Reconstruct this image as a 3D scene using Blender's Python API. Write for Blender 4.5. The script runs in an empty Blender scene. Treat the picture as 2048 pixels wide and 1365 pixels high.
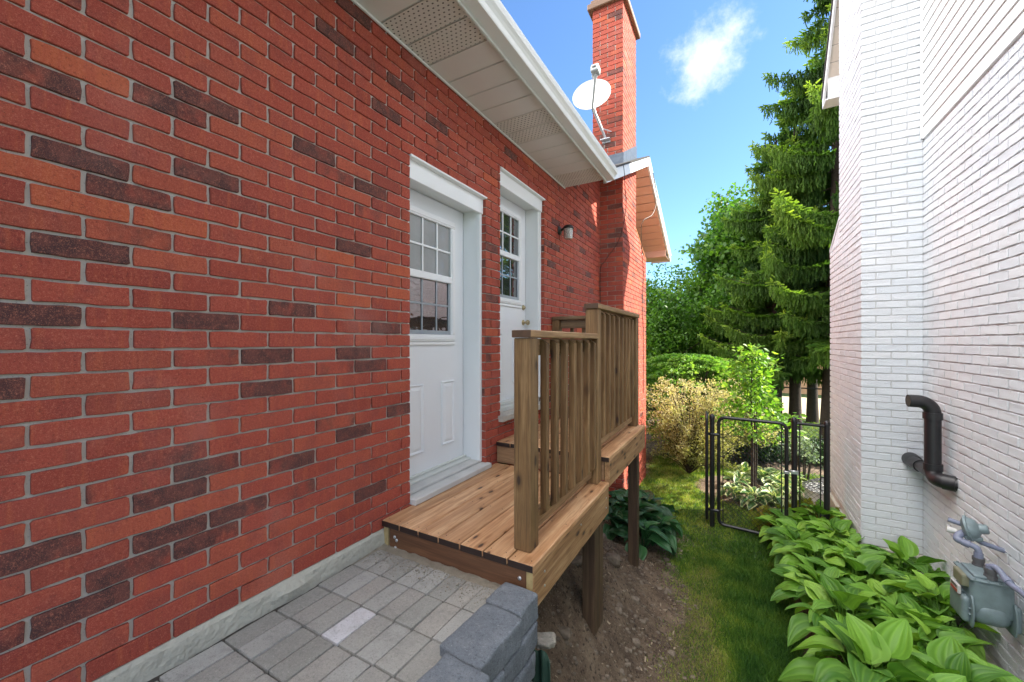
import bpy, math, random
import numpy as np
from mathutils import Vector, Matrix, noise
R = math.radians
SC = bpy.context.scene
COL = SC.collection
random.seed(7)
rng = np.random.default_rng(7)

# ---------------------------------------------------------------- camera, sky, sun, exposure
cd = bpy.data.cameras.new('camera'); cam = bpy.data.objects.new('camera', cd); COL.objects.link(cam)
cd.sensor_width = 36; cd.lens = 800 / 2048 * 36; cd.shift_y = 1.5 / 2048
cd.clip_start = .05; cd.clip_end = 2000
cam.location = (0, 0, 0); cam.rotation_euler = (R(90), 0, R(29.41))
SC.camera = cam
SC.view_settings.view_transform = 'Standard'; SC.view_settings.look = 'None'
SC.view_settings.exposure = 1.74; SC.view_settings.gamma = 1
SUN_AZ = R(64)      # clockwise from +Y towards +X
SUN_EL = R(38)
W = bpy.data.worlds.new('World'); SC.world = W; W.use_nodes = True
sl = bpy.data.lights.new('sun', 'SUN'); sl.energy = 5.0; sl.angle = R(.5); sl.color = (1, .93, .8)
so = bpy.data.objects.new('sun', sl); COL.objects.link(so)
sd = Vector((math.sin(SUN_AZ) * math.cos(SUN_EL), math.cos(SUN_AZ) * math.cos(SUN_EL), math.sin(SUN_EL)))
so.rotation_euler = sd.to_track_quat('Z', 'Y').to_euler()


class NT:
    """small node-tree helper"""
    def __init__(s, nt):
        s.t = nt; nt.nodes.clear()
    def n(s, typ, ins=None, **kw):
        nd = s.t.nodes.new(typ)
        for k, v in kw.items(): setattr(nd, k, v)
        for k, v in (ins or {}).items():
            sock = nd.inputs[k]
            if isinstance(v, bpy.types.NodeSocket): s.t.links.new(v, sock)
            elif isinstance(v, tuple) and len(v) == 3 and sock.type == 'RGBA': sock.default_value = (*v, 1)
            else: sock.default_value = v
        return nd
    def math(s, op, a, b=0.0, c=0.0, clamp=False):
        nd = s.n('ShaderNodeMath', operation=op, use_clamp=clamp)
        for i, v in enumerate((a, b, c)):
            if isinstance(v, bpy.types.NodeSocket): s.t.links.new(v, nd.inputs[i])
            else: nd.inputs[i].default_value = v
        return nd.outputs[0]
    def mix(s, f, a, b, mode='MIX'):
        nd = s.n('ShaderNodeMix', data_type='RGBA', blend_type=mode)
        for i, v in ((0, f), (6, a), (7, b)):
            if isinstance(v, bpy.types.NodeSocket): s.t.links.new(v, nd.inputs[i])
            elif isinstance(v, tuple): nd.inputs[i].default_value = (*v, 1)
            else: nd.inputs[i].default_value = v
        return nd.outputs[2]
    def ramp(s, f, stops):
        nd = s.n('ShaderNodeValToRGB', {0: f})
        el = nd.color_ramp.elements
        while len(el) < len(stops): el.new(.5)
        for e, (p, c) in zip(el, stops):
            e.position = p; e.color = (*c, 1) if isinstance(c, tuple) else (c, c, c, 1)
        return nd.outputs[0]
    def noise(s, vec, scale, detail=3, rough=.5, out=0):
        return s.n('ShaderNodeTexNoise', {'Vector': vec, 'Scale': scale, 'Detail': detail, 'Roughness': rough}).outputs[out]
    def map(s, vec, sc=(1, 1, 1), loc=(0, 0, 0), rot=(0, 0, 0)):
        return s.n('ShaderNodeMapping', {'Vector': vec, 'Scale': sc, 'Location': loc, 'Rotation': rot}).outputs[0]
    def smooth(s, v, a, b):
        return s.n('ShaderNodeMapRange', {0: v, 1: a, 2: b}, interpolation_type='SMOOTHSTEP').outputs[0]


# world: clear blue sky, one cloud over the alley's end, unseen bright clouds added overhead and behind as fill light
wt = NT(W.node_tree)
sky = wt.n('ShaderNodeTexSky', sky_type='NISHITA', sun_disc=False, sun_elevation=SUN_EL, sun_rotation=SUN_AZ,
           air_density=1.0, dust_density=.4, ozone_density=2.0)
tc = wt.n('ShaderNodeTexCoord').outputs['Generated']
D0 = Vector((-.065, 1.111, .715)).normalized()
warp = wt.n('ShaderNodeVectorMath', {0: wt.noise(tc, 9, 5, .6, 1), 1: (.5, .5, .5)}, operation='SUBTRACT').outputs[0]
wv = wt.n('ShaderNodeVectorMath', {0: warp, 1: (.11, .11, .11)}, operation='MULTIPLY').outputs[0]
dv = wt.n('ShaderNodeVectorMath', {0: tc, 1: wv}, operation='ADD').outputs[0]
dist = wt.n('ShaderNodeVectorMath', {0: dv, 1: tuple(D0)}, operation='DISTANCE').outputs['Value']
cl_small = wt.smooth(wt.math('ADD', dist, wt.math('MULTIPLY', wt.noise(tc, 26, 6, .68), .09)), .128, .062)
cl_small = wt.math('MULTIPLY', cl_small, .92)
sep = wt.n('ShaderNodeSeparateXYZ', {0: tc})
overhead = wt.n('ShaderNodeVectorMath', {0: tc, 1: tuple(Vector((-.48, -.42, .72)).normalized())}, operation='DOT_PRODUCT').outputs['Value']
back = wt.smooth(overhead, .46, .74)
bign = wt.smooth(wt.noise(tc, 2.2, 7, .6), .34, .56)
cl_fill = wt.math('MULTIPLY', back, wt.math('MULTIPLY', bign, .95))
skyc = wt.mix(1.0, sky.outputs[0], (.66, .85, 1.03), 'MULTIPLY')
skyc = wt.mix(cl_small, skyc, (3.5, 3.9, 4.9))
skyc = wt.mix(cl_fill, skyc, (23.2, 22.5, 21.8))
bg = wt.n('ShaderNodeBackground', {'Color': skyc, 'Strength': .10})
wt.n('ShaderNodeOutputWorld', {0: bg.outputs[0]})


# ---------------------------------------------------------------- mesh helpers
def link(ob, parent=None):
    COL.objects.link(ob)
    if parent: ob.parent = parent
    return ob

def tag(o, label=None, cat=None, group=None, kind=None):
    if label: o['label'] = label
    if cat: o['category'] = cat
    if group: o['group'] = group
    if kind: o['kind'] = kind
    return o

def empty(name, loc=(0, 0, 0), label=None, cat=None, group=None):
    o = bpy.data.objects.new(name, None); o.location = loc; o.empty_display_size = .1
    link(o); tag(o, label, cat, group); return o

def obj(name, V, F, mat, parent=None, attrs=None, smooth=False, world=True):
    """one mesh object; vertices are given in world space"""
    me = bpy.data.meshes.new(name)
    V = np.asarray(V, dtype=np.float32)
    if parent is not None and world:
        off = Vector((0, 0, 0)); p = parent
        while p is not None: off += p.location; p = p.parent
        V = V - np.array(off, dtype=np.float32)
    if isinstance(F, np.ndarray):
        nf, k = F.shape
        me.vertices.add(len(V)); me.vertices.foreach_set('co', V.ravel())
        me.loops.add(nf * k); me.loops.foreach_set('vertex_index', F.astype(np.int32).ravel())
        me.polygons.add(nf); me.polygons.foreach_set('loop_start', np.arange(0, nf * k, k, dtype=np.int32))
        me.polygons.foreach_set('loop_total', np.full(nf, k, dtype=np.int32))
        me.update(calc_edges=True)
    else:
        me.from_pydata(V.tolist(), [], F)
    if attrs:
        for an, (dom, arr) in attrs.items():
            at = me.attributes.new(an, 'FLOAT', dom); at.data.foreach_set('value', np.asarray(arr, dtype=np.float32))
    if smooth: me.polygons.foreach_set('use_smooth', np.ones(len(me.polygons), dtype=bool))
    for m in (mat if isinstance(mat, (list, tuple)) else [mat]): me.materials.append(m)
    me.update()
    o = bpy.data.objects.new(name, me)
    link(o, parent); return o

class MB:
    """collects boxes / tubes / any pieces with one random value per piece"""
    def __init__(s): s.V = []; s.F = []; s.r = []
    def add(s, V, F, r=None):
        o = len(s.V); s.V += [tuple(v) for v in V]; s.F += [tuple(i + o for i in f) for f in F]
        r = random.random() if r is None else r
        s.r += [r] * len(F); return s
    def box(s, lo, hi, b=.003, r=None, M=None):
        lo = [min(a, c) for a, c in zip(lo, hi)] if False else lo
        x0, y0, z0 = [min(a, c) for a, c in zip(lo, hi)]; x1, y1, z1 = [max(a, c) for a, c in zip(lo, hi)]
        b = min(b, (x1 - x0) * .45, (y1 - y0) * .45, (z1 - z0) * .45)
        X = (x0, x1); Y = (y0, y1); Z = (z0, z1)
        V = []; idx = {}
        for i in (0, 1):
            for j in (0, 1):
                for k in (0, 1):
                    sx, sy, sz = (1, -1)[i] * b, (1, -1)[j] * b, (1, -1)[k] * b
                    for a, p in enumerate(((X[i], Y[j] + sy, Z[k] + sz), (X[i] + sx, Y[j], Z[k] + sz), (X[i] + sx, Y[j] + sy, Z[k]))):
                        idx[(i, j, k, a)] = len(V); V.append(p)
        F = []
        g = lambda i, j, k, a: idx[(i, j, k, a)]
        for i in (0, 1):
            f = [g(i, 0, 0, 0), g(i, 0, 1, 0), g(i, 1, 1, 0), g(i, 1, 0, 0)]; F.append(f if i == 0 else f[::-1])
            f = [g(0, i, 0, 1), g(1, i, 0, 1), g(1, i, 1, 1), g(0, i, 1, 1)]; F.append(f if i == 0 else f[::-1])
            f = [g(0, 0, i, 2), g(0, 1, i, 2), g(1, 1, i, 2), g(1, 0, i, 2)]; F.append(f if i == 0 else f[::-1])
        for i in (0, 1):
            for j in (0, 1):
                f = [g(i, j, 0, 0), g(i, j, 0, 1), g(i, j, 1, 1), g(i, j, 1, 0)]; F.append(f if (i + j) % 2 == 0 else f[::-1])
                f = [g(i, 0, j, 0), g(i, 0, j, 2), g(i, 1, j, 2), g(i, 1, j, 0)]; F.append(f[::-1] if (i + j) % 2 == 0 else f)
                f = [g(0, i, j, 1), g(0, i, j, 2), g(1, i, j, 2), g(1, i, j, 1)]; F.append(f if (i + j) % 2 == 0 else f[::-1])
        for i in (0, 1):
            for j in (0, 1):
                for k in (0, 1):
                    f = [g(i, j, k, 0), g(i, j, k, 1), g(i, j, k, 2)]; F.append(f if (i + j + k) % 2 == 1 else f[::-1])
        if M is not None: V = [M @ Vector(v) for v in V]
        return s.add(V, F, r)
    def tube(s, path, rad, n=12, cap=True, r=None):
        path = [Vector(p) for p in path]
        rads = rad if isinstance(rad, (list, tuple)) else [rad] * len(path)
        V = []; F = []; up = None
        for i, p in enumerate(path):
            t = (path[min(i + 1, len(path) - 1)] - path[max(i - 1, 0)]).normalized()
            if up is None:
                up = t.orthogonal().normalized()
            up = (up - t * up.dot(t)).normalized(); w = t.cross(up)
            for k in range(n):
                a = 2 * math.pi * k / n
                V.append(p + (up * math.cos(a) + w * math.sin(a)) * rads[i])
        for i in range(len(path) - 1):
            for k in range(n):
                a = i * n + k; b = i * n + (k + 1) % n
                F.append((a, b, b + n, a + n))
        if cap:
            F.append(tuple(range(n))[::-1]); F.append(tuple((len(path) - 1) * n + k for k in range(n)))
        return s.add(V, F, r)
    def lathe(s, prof, M, n=24, r=None):
        """prof: (radius, height) along local Z, M: world matrix"""
        V = []; F = []
        for rr, h in prof:
            for k in range(n):
                a = 2 * math.pi * k / n
                V.append(M @ Vector((rr * math.cos(a), rr * math.sin(a), h)))
        for i in range(len(prof) - 1):
            for k in range(n):
                a = i * n + k; b = i * n + (k + 1) % n
                F.append((a, b, b + n, a + n))
        F.append(tuple(range(n))[::-1]); F.append(tuple((len(prof) - 1) * n + k for k in range(n)))
        return s.add(V, F, r)
    def build(s, name, mat, parent=None, smooth=False):
        o = obj(name, s.V, s.F, mat, parent, {'rnd': ('FACE', s.r)})
        if smooth:
            o.data.polygons.foreach_set('use_smooth', np.ones(len(o.data.polygons), dtype=bool))
            try: o.data.set_sharp_from_angle(angle=R(38))
            except Exception: pass
        return o

def axisM(loc, z):
    q = Vector(z).normalized().to_track_quat('Z', 'Y')
    return Matrix.Translation(Vector(loc)) @ q.to_matrix().to_4x4()

def rounded(c, size, r, n=5, amp=0., fr=9., seed=0, rot=None):
    """rounded, roughened block: returns V, F"""
    V = []; F = []; key = {}
    h = [d / 2 for d in size]
    def vid(p):
        k = tuple(round(q, 5) for q in p)
        if k not in key:
            key[k] = len(V)
            v = Vector([p[i] * h[i] for i in range(3)])
            inner = Vector([max(-h[i] + r, min(h[i] - r, v[i])) for i in range(3)])
            d = v - inner
            if d.length > 1e-9:
                m = max(abs(d.x), abs(d.y), abs(d.z)); d = d.normalized() * (m if m < r else r)
            v = inner + d
            if amp:
                w = Vector((v.x * fr + seed * 7.1, v.y * fr + seed * 3.3, v.z * fr - seed))
                v = v + noise.noise_vector(w) * amp + noise.noise_vector(w * 2.7) * amp * .45
            if rot: v = rot @ v
            V.append(v + Vector(c))
        return key[k]
    g = [-1 + 2 * i / n for i in range(n + 1)]
    # denser rows near the edges so the rounding shows
    g = [math.copysign(abs(x) ** .6, x) for x in g]
    for ax in range(3):
        for sg in (-1, 1):
            for i in range(n):
                for j in range(n):
                    q = []
                    for a, b in ((i, j), (i + 1, j), (i + 1, j + 1), (i, j + 1)):
                        p = [0, 0, 0]; p[ax] = sg; p[(ax + 1) % 3] = g[a]; p[(ax + 2) % 3] = g[b]; q.append(vid(p))
                    F.append(tuple(q) if sg > 0 else tuple(q[::-1]))
    return V, F


# ---------------------------------------------------------------- materials
def mat(name):
    m = bpy.data.materials.new(name); m.use_nodes = True
    return m, NT(m.node_tree)

def finish(t, color, rough=.8, bump=None, bstr=.3, bdist=.01, **kw):
    ins = {'Base Color': color, 'Roughness': rough}
    if bump is not None:
        ins['Normal'] = t.n('ShaderNodeBump', {'Height': bump, 'Strength': bstr, 'Distance': bdist}).outputs[0]
    ins.update(kw)
    b = t.n('ShaderNodeBsdfPrincipled', ins)
    t.n('ShaderNodeOutputMaterial', {0: b.outputs[0]}); return b

def attr(t, name): return t.n('ShaderNodeAttribute', attribute_name=name).outputs['Fac']
def oco(t): return t.n('ShaderNodeTexCoord').outputs['Object']

def m_brick():
    m, t = mat('red_clay_brick')
    co = oco(t); r = attr(t, 'rnd'); k = attr(t, 'kind')
    off = t.n('ShaderNodeCombineXYZ', {0: t.math('MULTIPLY', r, 31.0), 1: t.math('MULTIPLY', r, 17.0), 2: 0.0}).outputs[0]
    cr = t.n('ShaderNodeVectorMath', {0: co, 1: off}, operation='ADD').outputs[0]
    base = t.ramp(r, [(0, (.29, .040, .024)), (.3, (.39, .062, .036)), (.62, (.35, .058, .037)), (.85, (.42, .080, .040)), (1, (.25, .038, .027))])
    # vertical fired streaks and cloudy patches inside one brick
    st = t.noise(t.map(cr, (9, 42, 3)), 1.0, 3, .55)
    base = t.mix(t.math('MULTIPLY', t.smooth(st, .50, .72), .55), base, (.47, .10, .040))
    base = t.mix(t.math('MULTIPLY', t.smooth(t.noise(cr, 12, 3), .5, .75), .5), base, (.22, .040, .034))
    orange = t.mix(t.smooth(st, .35, .6), (.44, .080, .036), (.48, .098, .038))
    base = t.mix(t.math('GREATER_THAN', -.5, k), base, orange) if False else t.mix(t.math('LESS_THAN', k, -.5), base, orange)
    dk = t.noise(t.map(cr, (3, 9, 6)), 1.0, 4, .6)
    dcol = t.mix(t.smooth(t.noise(cr, 26, 3), .35, .65), (.058, .023, .023), (.135, .042, .034))
    dm = t.math('MULTIPLY', t.smooth(t.math('ADD', dk, t.math('MULTIPLY', k, .42)), .60, .92), t.math('MINIMUM', t.math('MULTIPLY', t.math('MAXIMUM', k, 0.0), 2.0), 1.0))
    base = t.mix(dm, base, dcol)
    gr = t.noise(cr, 420, 2, .7)
    base = t.mix(t.math('MULTIPLY', t.smooth(gr, .54, .70), .6), base, (.62, .22, .13))
    base = t.mix(t.math('MULTIPLY', t.smooth(gr, .42, .26), .5), base, (.09, .018, .012))
    chip = t.noise(cr, 34, 5, .75)
    base = t.mix(t.math('MULTIPLY', t.smooth(chip, .70, .75), .65), base, (.62, .36, .26))
    lime = t.noise(co, 1.7, 4, .6)
    base = t.mix(t.math('MULTIPLY', t.smooth(lime, .52, .8), .16), base, (.62, .42, .36))
    md = t.noise(cr, 115, 6, .85)
    base = t.mix(t.math('MULTIPLY', t.smooth(md, .53, .66), .55), base, (.64, .22, .13))
    base = t.mix(t.math('MULTIPLY', t.smooth(md, .47, .34), .75), base, (.11, .020, .014))
    h = t.math('ADD', t.math('MULTIPLY', md, 1.0), t.math('MULTIPLY', gr, .4))
    finish(t, base, .86, h, .8, .005); return m

def m_mortar(name, c1, c2):
    m, t = mat(name); co = oco(t)
    c = t.mix(t.noise(co, 7, 4), c1, c2)
    c = t.mix(t.math('MULTIPLY', t.smooth(t.noise(co, 160, 2), .62, .7), .6), c, tuple(x * .45 for x in c1))
    finish(t, c, .95, t.noise(co, 180, 4, .7), .6, .004); return m

def m_whitebrick():
    m, t = mat('white_painted_brick'); co = oco(t); r = attr(t, 'rnd')
    off = t.n('ShaderNodeCombineXYZ', {0: t.math('MULTIPLY', r, 9.0), 1: t.math('MULTIPLY', r, 7.0), 2: 0.0}).outputs[0]
    cr = t.n('ShaderNodeVectorMath', {0: co, 1: off}, operation='ADD').outputs[0]
    c = t.mix(r, (.76, .80, .85), (.83, .855, .89))
    c = t.mix(t.math('MULTIPLY', t.smooth(t.noise(co, 2.2, 5), .5, .8), .35), c, (.64, .63, .62))
    c = t.mix(t.math('MULTIPLY', t.smooth(t.noise(cr, 60, 3, .7), .66, .72), .5), c, (.50, .50, .52))
    zz = t.n('ShaderNodeSeparateXYZ', {0: co}).outputs[2]
    dirt = t.math('MULTIPLY', t.smooth(t.math('ADD', zz, t.math('MULTIPLY', t.noise(co, 5, 5, .7), .7)), -1.45, -2.0), .4)
    c = t.mix(dirt, c, (.42, .36, .30))
    ridg = t.n('ShaderNodeTexNoise', {'Vector': t.map(cr, (1, 1, 1.7)), 'Scale': 55.0, 'Detail': 5.0, 'Roughness': .62, 'Distortion': 1.4}).outputs[0]
    h = t.math('ABSOLUTE', t.math('SUBTRACT', ridg, .5))
    finish(t, c, .55, h, 1.0, .02); return m

def m_simple(name, c, rough=.5, var=.08, scale=6, bs=0., bscale=120, bd=.002, metal=0., **kw):
    m, t = mat(name); co = oco(t)
    lo = tuple(x * (1 - var) for x in c); hi = tuple(min(1, x * (1 + var)) for x in c)
    col = t.mix(t.noise(co, scale, 4), lo, hi)
    finish(t, col, rough, t.noise(co, bscale, 3) if bs else None, bs, bd, Metallic=metal, **kw); return m

def m_wood(name, axis, dark, mid, light, knots=1.0, rough=.62, wet=0.):
    m, t = mat(name); co = oco(t); r = attr(t, 'rnd')
    off = t.n('ShaderNodeCombineXYZ', {0: t.math('MULTIPLY', r, 13.0), 1: t.math('MULTIPLY', r, 29.0), 2: t.math('MULTIPLY', r, 7.0)}).outputs[0]
    c = t.n('ShaderNodeVectorMath', {0: co, 1: off}, operation='ADD').outputs[0]
    s = [26, 26, 26]; s[axis] = 1.3
    kn = t.map(c, tuple(q * .5 for q in (14, 14, 14)) if False else tuple(6.0 if i == axis else 15.0 for i in range(3)))
    vor = t.n('ShaderNodeTexVoronoi', {'Vector': kn, 'Scale': 1.0, 'Randomness': 1.0})
    kd = vor.outputs['Distance']
    ks = t.n('ShaderNodeSeparateColor', {0: vor.outputs['Color']}).outputs[0]
    on = t.math('GREATER_THAN', ks, 1 - .42 * knots)
    kmask = t.math('MULTIPLY', t.smooth(kd, .20, .12), on)
    khalo = t.math('MULTIPLY', t.smooth(kd, .42, .1), on)
    g0 = t.n('ShaderNodeTexNoise', {'Vector': t.map(c, tuple(s)), 'Scale': 1.0, 'Detail': 4.0, 'Roughness': .6, 'Distortion': .8}).outputs[0]
    g = t.math('ADD', g0, t.math('MULTIPLY', khalo, -.2))
    fine = [110, 110, 110]; fine[axis] = 6
    f = t.noise(t.map(c, tuple(fine)), 1.0, 3, .6)
    col = t.ramp(g, [(.2, dark), (.48, mid), (.75, light)])
    col = t.mix(t.math('MULTIPLY', t.smooth(f, .45, .62), .38), col, dark)
    tone = t.ramp(r, [(0, .84), (.5, .99), (1, 1.12)])
    col = t.mix(1.0, col, tone, 'MULTIPLY')
    col = t.mix(t.math('MULTIPLY', t.smooth(t.noise(co, 2.6, 4), .48, .7), .4), col, tuple(q * .62 for q in mid))
    col = t.mix(t.math('MULTIPLY', kmask, .9), col, (.030, .014, .008))
    h = t.math('ADD', f, t.math('MULTIPLY', g0, .8))
    finish(t, col, rough, h, .35, .002); return m

def m_leaf(name, ramp, trans=.35, rough=.45, veins=False, tint=None):
    m, t = mat(name); r = attr(t, 'rnd'); co = oco(t)
    n = len(ramp)
    c = t.ramp(r, [(i / (n - 1), q) for i, q in enumerate(ramp)])
    c = t.mix(t.math('MULTIPLY', t.smooth(t.noise(co, 2.0, 3), .35, .7), .35), c, tuple(q * .6 for q in ramp[0]))
    if tint:   # pale leaf margin, from the 'edge' attribute
        c = t.mix(t.smooth(attr(t, 'edge'), .45, .75), c, tint)
    if veins:
        e = attr(t, 'rib')
        c = t.mix(t.math('MULTIPLY', e, .13), c, tuple(min(1, q * 1.6) for q in ramp[-1]))
    b = t.n('ShaderNodeBsdfPrincipled', {'Base Color': c, 'Roughness': rough, 'Specular IOR Level': .4})
    tr = t.n('ShaderNodeBsdfTranslucent', {'Color': t.mix(1.0, c, (1.25, 1.35, .6), 'MULTIPLY')})
    mx = t.n('ShaderNodeMixShader', {0: trans, 1: b.outputs[0], 2: tr.outputs[0]})
    t.n('ShaderNodeOutputMaterial', {0: mx.outputs[0]}); return m

def m_ground():
    m, t = mat('soil_and_lawn_ground'); co = oco(t)
    soil = t.ramp(t.noise(co, 5, 6, .65), [(.3, (.065, .042, .027)), (.5, (.14, .097, .062)), (.72, (.24, .178, .12))])
    soil = t.mix(t.math('MULTIPLY', t.smooth(t.noise(co, 60, 3, .7), .60, .68), .7), soil, (.26, .21, .155))
    soil = t.mix(t.math('MULTIPLY', t.smooth(t.noise(co, 38, 3, .6), .46, .34), .85), soil, (.030, .019, .012))
    soil = t.mix(t.math('MULTIPLY', t.smooth(t.noise(co, 85, 5, .8), .56, .66), .6), soil, (.36, .29, .20))
    turf = t.ramp(t.noise(co, 24, 5, .7), [(.3, (.010, .030, .006)), (.55, (.035, .075, .014)), (.8, (.12, .13, .04))])
    dry = t.ramp(t.noise(co, 30, 5, .7), [(.3, (.07, .05, .025)), (.7, (.19, .15, .08))])
    g = attr(t, 'grass'); d = attr(t, 'dry')
    n = t.math('MULTIPLY', t.math('SUBTRACT', t.noise(co, 9, 5, .7), .5), .7)
    turf = t.mix(t.smooth(t.math('ADD', d, n), .35, .65), turf, dry)
    c = t.mix(t.smooth(t.math('ADD', g, n), .35, .65), soil, turf)
    h = t.math('ADD', t.noise(co, 22, 6, .75), t.math('MULTIPLY', t.noise(co, 90, 4, .7), .5))
    finish(t, c, .96, h, .9, .03); return m

def m_paver():
    m, t = mat('grey_concrete_paver'); co = oco(t); r = attr(t, 'rnd')
    c = t.ramp(r, [(0, (.24, .238, .215)), (.25, (.31, .31, .285)), (.5, (.33, .315, .285)), (.7, (.28, .278, .255)), (.92, (.37, .372, .35)), (1, (.58, .58, .60))])
    c = t.mix(t.math('MULTIPLY', t.smooth(t.noise(co, 9, 5, .7), .45, .7), .45), c, (.17, .172, .158))
    c = t.mix(t.math('MULTIPLY', t.smooth(t.noise(co, 16, 5, .7), .55, .75), .5), c, (.38, .36, .32))
    sp = t.noise(co, 380, 2, .6)
    c = t.mix(t.math('MULTIPLY', t.smooth(sp, .6, .72), .4), c, (.5, .48, .45))
    c = t.mix(t.math('MULTIPLY', t.smooth(sp, .4, .28), .5), c, (.08, .08, .08))
    md = t.noise(co, 95, 6, .85)
    c = t.mix(t.math('MULTIPLY', t.smooth(md, .53, .68), .5), c, (.50, .48, .43))
    c = t.mix(t.math('MULTIPLY', t.smooth(md, .47, .34), .6), c, (.10, .10, .09))
    finish(t, c, .93, md, .8, .006); return m

def m_block():
    m, t = mat('charcoal_tumbled_block'); co = oco(t); r = attr(t, 'rnd')
    c = t.ramp(r, [(0, (.14, .16, .185)), (1, (.21, .24, .275))])
    c = t.mix(t.math('MULTIPLY', t.smooth(t.noise(co, 11, 6, .72), .42, .72), .6), c, (.29, .32, .355))
    sp = t.noise(co, 260, 3, .7)
    c = t.mix(t.math('MULTIPLY', t.smooth(sp, .58, .7), .5), c, (.36, .39, .43))
    c = t.mix(t.math('MULTIPLY', t.smooth(sp, .42, .3), .6), c, (.03, .035, .045))
    md = t.noise(co, 85, 6, .85)
    c = t.mix(t.math('MULTIPLY', t.smooth(md, .54, .68), .6), c, (.42, .44, .46))
    c = t.mix(t.math('MULTIPLY', t.smooth(md, .46, .33), .8), c, (.045, .05, .06))
    c = t.mix(t.math('MULTIPLY', t.smooth(t.noise(co, 30, 5, .8), .64, .70), .7), c, (.50, .51, .52))
    finish(t, c, .9, t.math('ADD', md, t.noise(co, 40, 5, .75)), 1.0, .012); return m

def m_perf():
    """vinyl soffit panel with rows of punched holes; holes laid out in the panel's own metres"""
    m, t = mat('perforated_soffit'); co = oco(t)
    s = t.n('ShaderNodeSeparateXYZ', {0: co}); px, py = .034, .0256
    gy = t.math('DIVIDE', s.outputs[1], py)
    row = t.math('FLOOR', gy)
    gx = t.math('ADD', t.math('DIVIDE', s.outputs[0], px), t.math('MULTIPLY', row, .5))
    fx = t.math('SUBTRACT', t.math('FRACT', gx), .5); fy = t.math('SUBTRACT', t.math('FRACT', gy), .5)
    fx = t.math('MULTIPLY', fx, px * 1.0); fy = t.math('MULTIPLY', fy, py * 1.5)
    d = t.math('SQRT', t.math('ADD', t.math('MULTIPLY', fx, fx), t.math('MULTIPLY', fy, fy)))
    hole = t.math('LESS_THAN', d, .0062)
    c = t.mix(t.noise(co, 5, 3), (.66, .65, .61), (.72, .71, .67))
    c = t.mix(hole, c, (.012, .012, .012))
    finish(t, c, .45); return m

def m_shingle():
    m, t = mat('dark_asphalt_shingle'); co = oco(t)
    c = t.ramp(t.noise(co, 90, 4, .7), [(.3, (.012, .012, .012)), (.7, (.07, .065, .06))])
    finish(t, c, .95, t.noise(co, 60, 4, .8), .8, .008); return m

def m_glass():
    m, t = mat('dark_window_glass'); co = oco(t)
    n = t.n('ShaderNodeTexNoise', {'Vector': t.map(co, (1.0, 5.0, 9.0)), 'Scale': 1.0, 'Detail': 2.0, 'Distortion': 1.0}).outputs[0]
    finish(t, (.03, .034, .035), .02, n, .035, .05, **{'IOR': 2.4, 'Specular IOR Level': .7}); return m

def m_ripple():
    m, t = mat('rippled_lamp_glass'); co = oco(t)
    v = t.n('ShaderNodeTexVoronoi', {'Vector': co, 'Scale': 75.0}).outputs['Distance']
    c = t.mix(t.smooth(v, .1, .6), (.80, .78, .72), (.42, .40, .36))
    finish(t, c, .25, v, .8, .01, **{'Transmission Weight': .25}); return m

M = {}
M['brick'] = m_brick()
M['mortar'] = m_mortar('grey_mortar', (.44, .41, .36), (.54, .50, .445))
M['wbrick'] = m_whitebrick()
M['wmortar'] = m_mortar('white_painted_mortar', (.60, .60, .61), (.70, .70, .71))
M['conc'] = m_simple('grey_green_foundation_concrete', (.40, .39, .33), .95, .3, 5, .8, 45, .012)
M['conc2'] = m_simple('pale_concrete_sill', (.52, .52, .50), .9, .18, 8, .5, 90, .006)
M['white'] = m_simple('white_gloss_trim_paint', (.80, .82, .82), .32, .03, 3)
M['door'] = m_simple('white_door_paint', (.78, .81, .83), .30, .03, 3)
M['alu'] = m_simple('white_aluminium_gutter', (.76, .78, .76), .28, .04, 2)
M['alu_dirty'] = m_simple('weathered_white_aluminium', (.62, .64, .60), .4, .12, 3)
M['soffit'] = m_simple('cream_vinyl_soffit', (.72, .72, .70), .4, .05, 3)
M['perf'] = m_perf()
M['shingle'] = m_shingle()
M['greyframe'] = m_simple('grey_screen_frame', (.30, .34, .37), .4, .05)
M['glass'] = m_glass()
M['palepane'] = m_simple('pane_with_painted_reflection', (.26, .28, .275), .06, .25, 5, .25, 14, .02)  # grey reflection on the upper pane is put into the base colour
M['brass'] = m_simple('aged_brass', (.50, .42, .26), .28, .15, 20, metal=1.0)
M['steel'] = m_simple('galvanised_steel', (.55, .56, .58), .35, .1, 30, metal=.8)
M['blackmetal'] = m_simple('black_painted_metal', (.012, .012, .013), .38, .2, 9)
M['blackpipe'] = m_simple('black_plastic_pipe', (.014, .014, .016), .42, .3, 14, .15, 200, .001)
M['cable'] = m_simple('black_cable', (.01, .01, .01), .5)
M['flash'] = m_simple('dark_lead_flashing', (.075, .095, .125), .45, .35, 12, .4, 14, .02, metal=.3)
M['dish'] = m_simple('white_dish_enamel', (.80, .80, .80), .4, .03)
M['lnb'] = m_simple('grey_plastic', (.38, .40, .39), .5, .08)
M['lampglass'] = m_ripple()
M['lampmetal'] = m_simple('dark_bronze_metal', (.018, .017, .016), .42, .3, 30)
M['meter'] = m_simple('grey_green_meter_paint', (.15, .20, .215), .42, .35, 16, .5, 120, .002, metal=.15)
M['meterpipe'] = m_simple('blue_grey_pipe_paint', (.15, .17, .24), .5, .3, 20, .4, 140, .002)
M['meterdark'] = m_simple('oxidised_pipe_fitting', (.075, .075, .08), .5, .35, 24, .5, 120, .003)
M['indexbox'] = m_simple('olive_grey_index_box', (.16, .16, .105), .5, .25, 20)
M['label'] = m_simple('silver_label_plate', (.38, .38, .37), .4, .15, 60)
M['redpaint'] = m_simple('red_label_print', (.32, .03, .02), .5)
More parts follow.
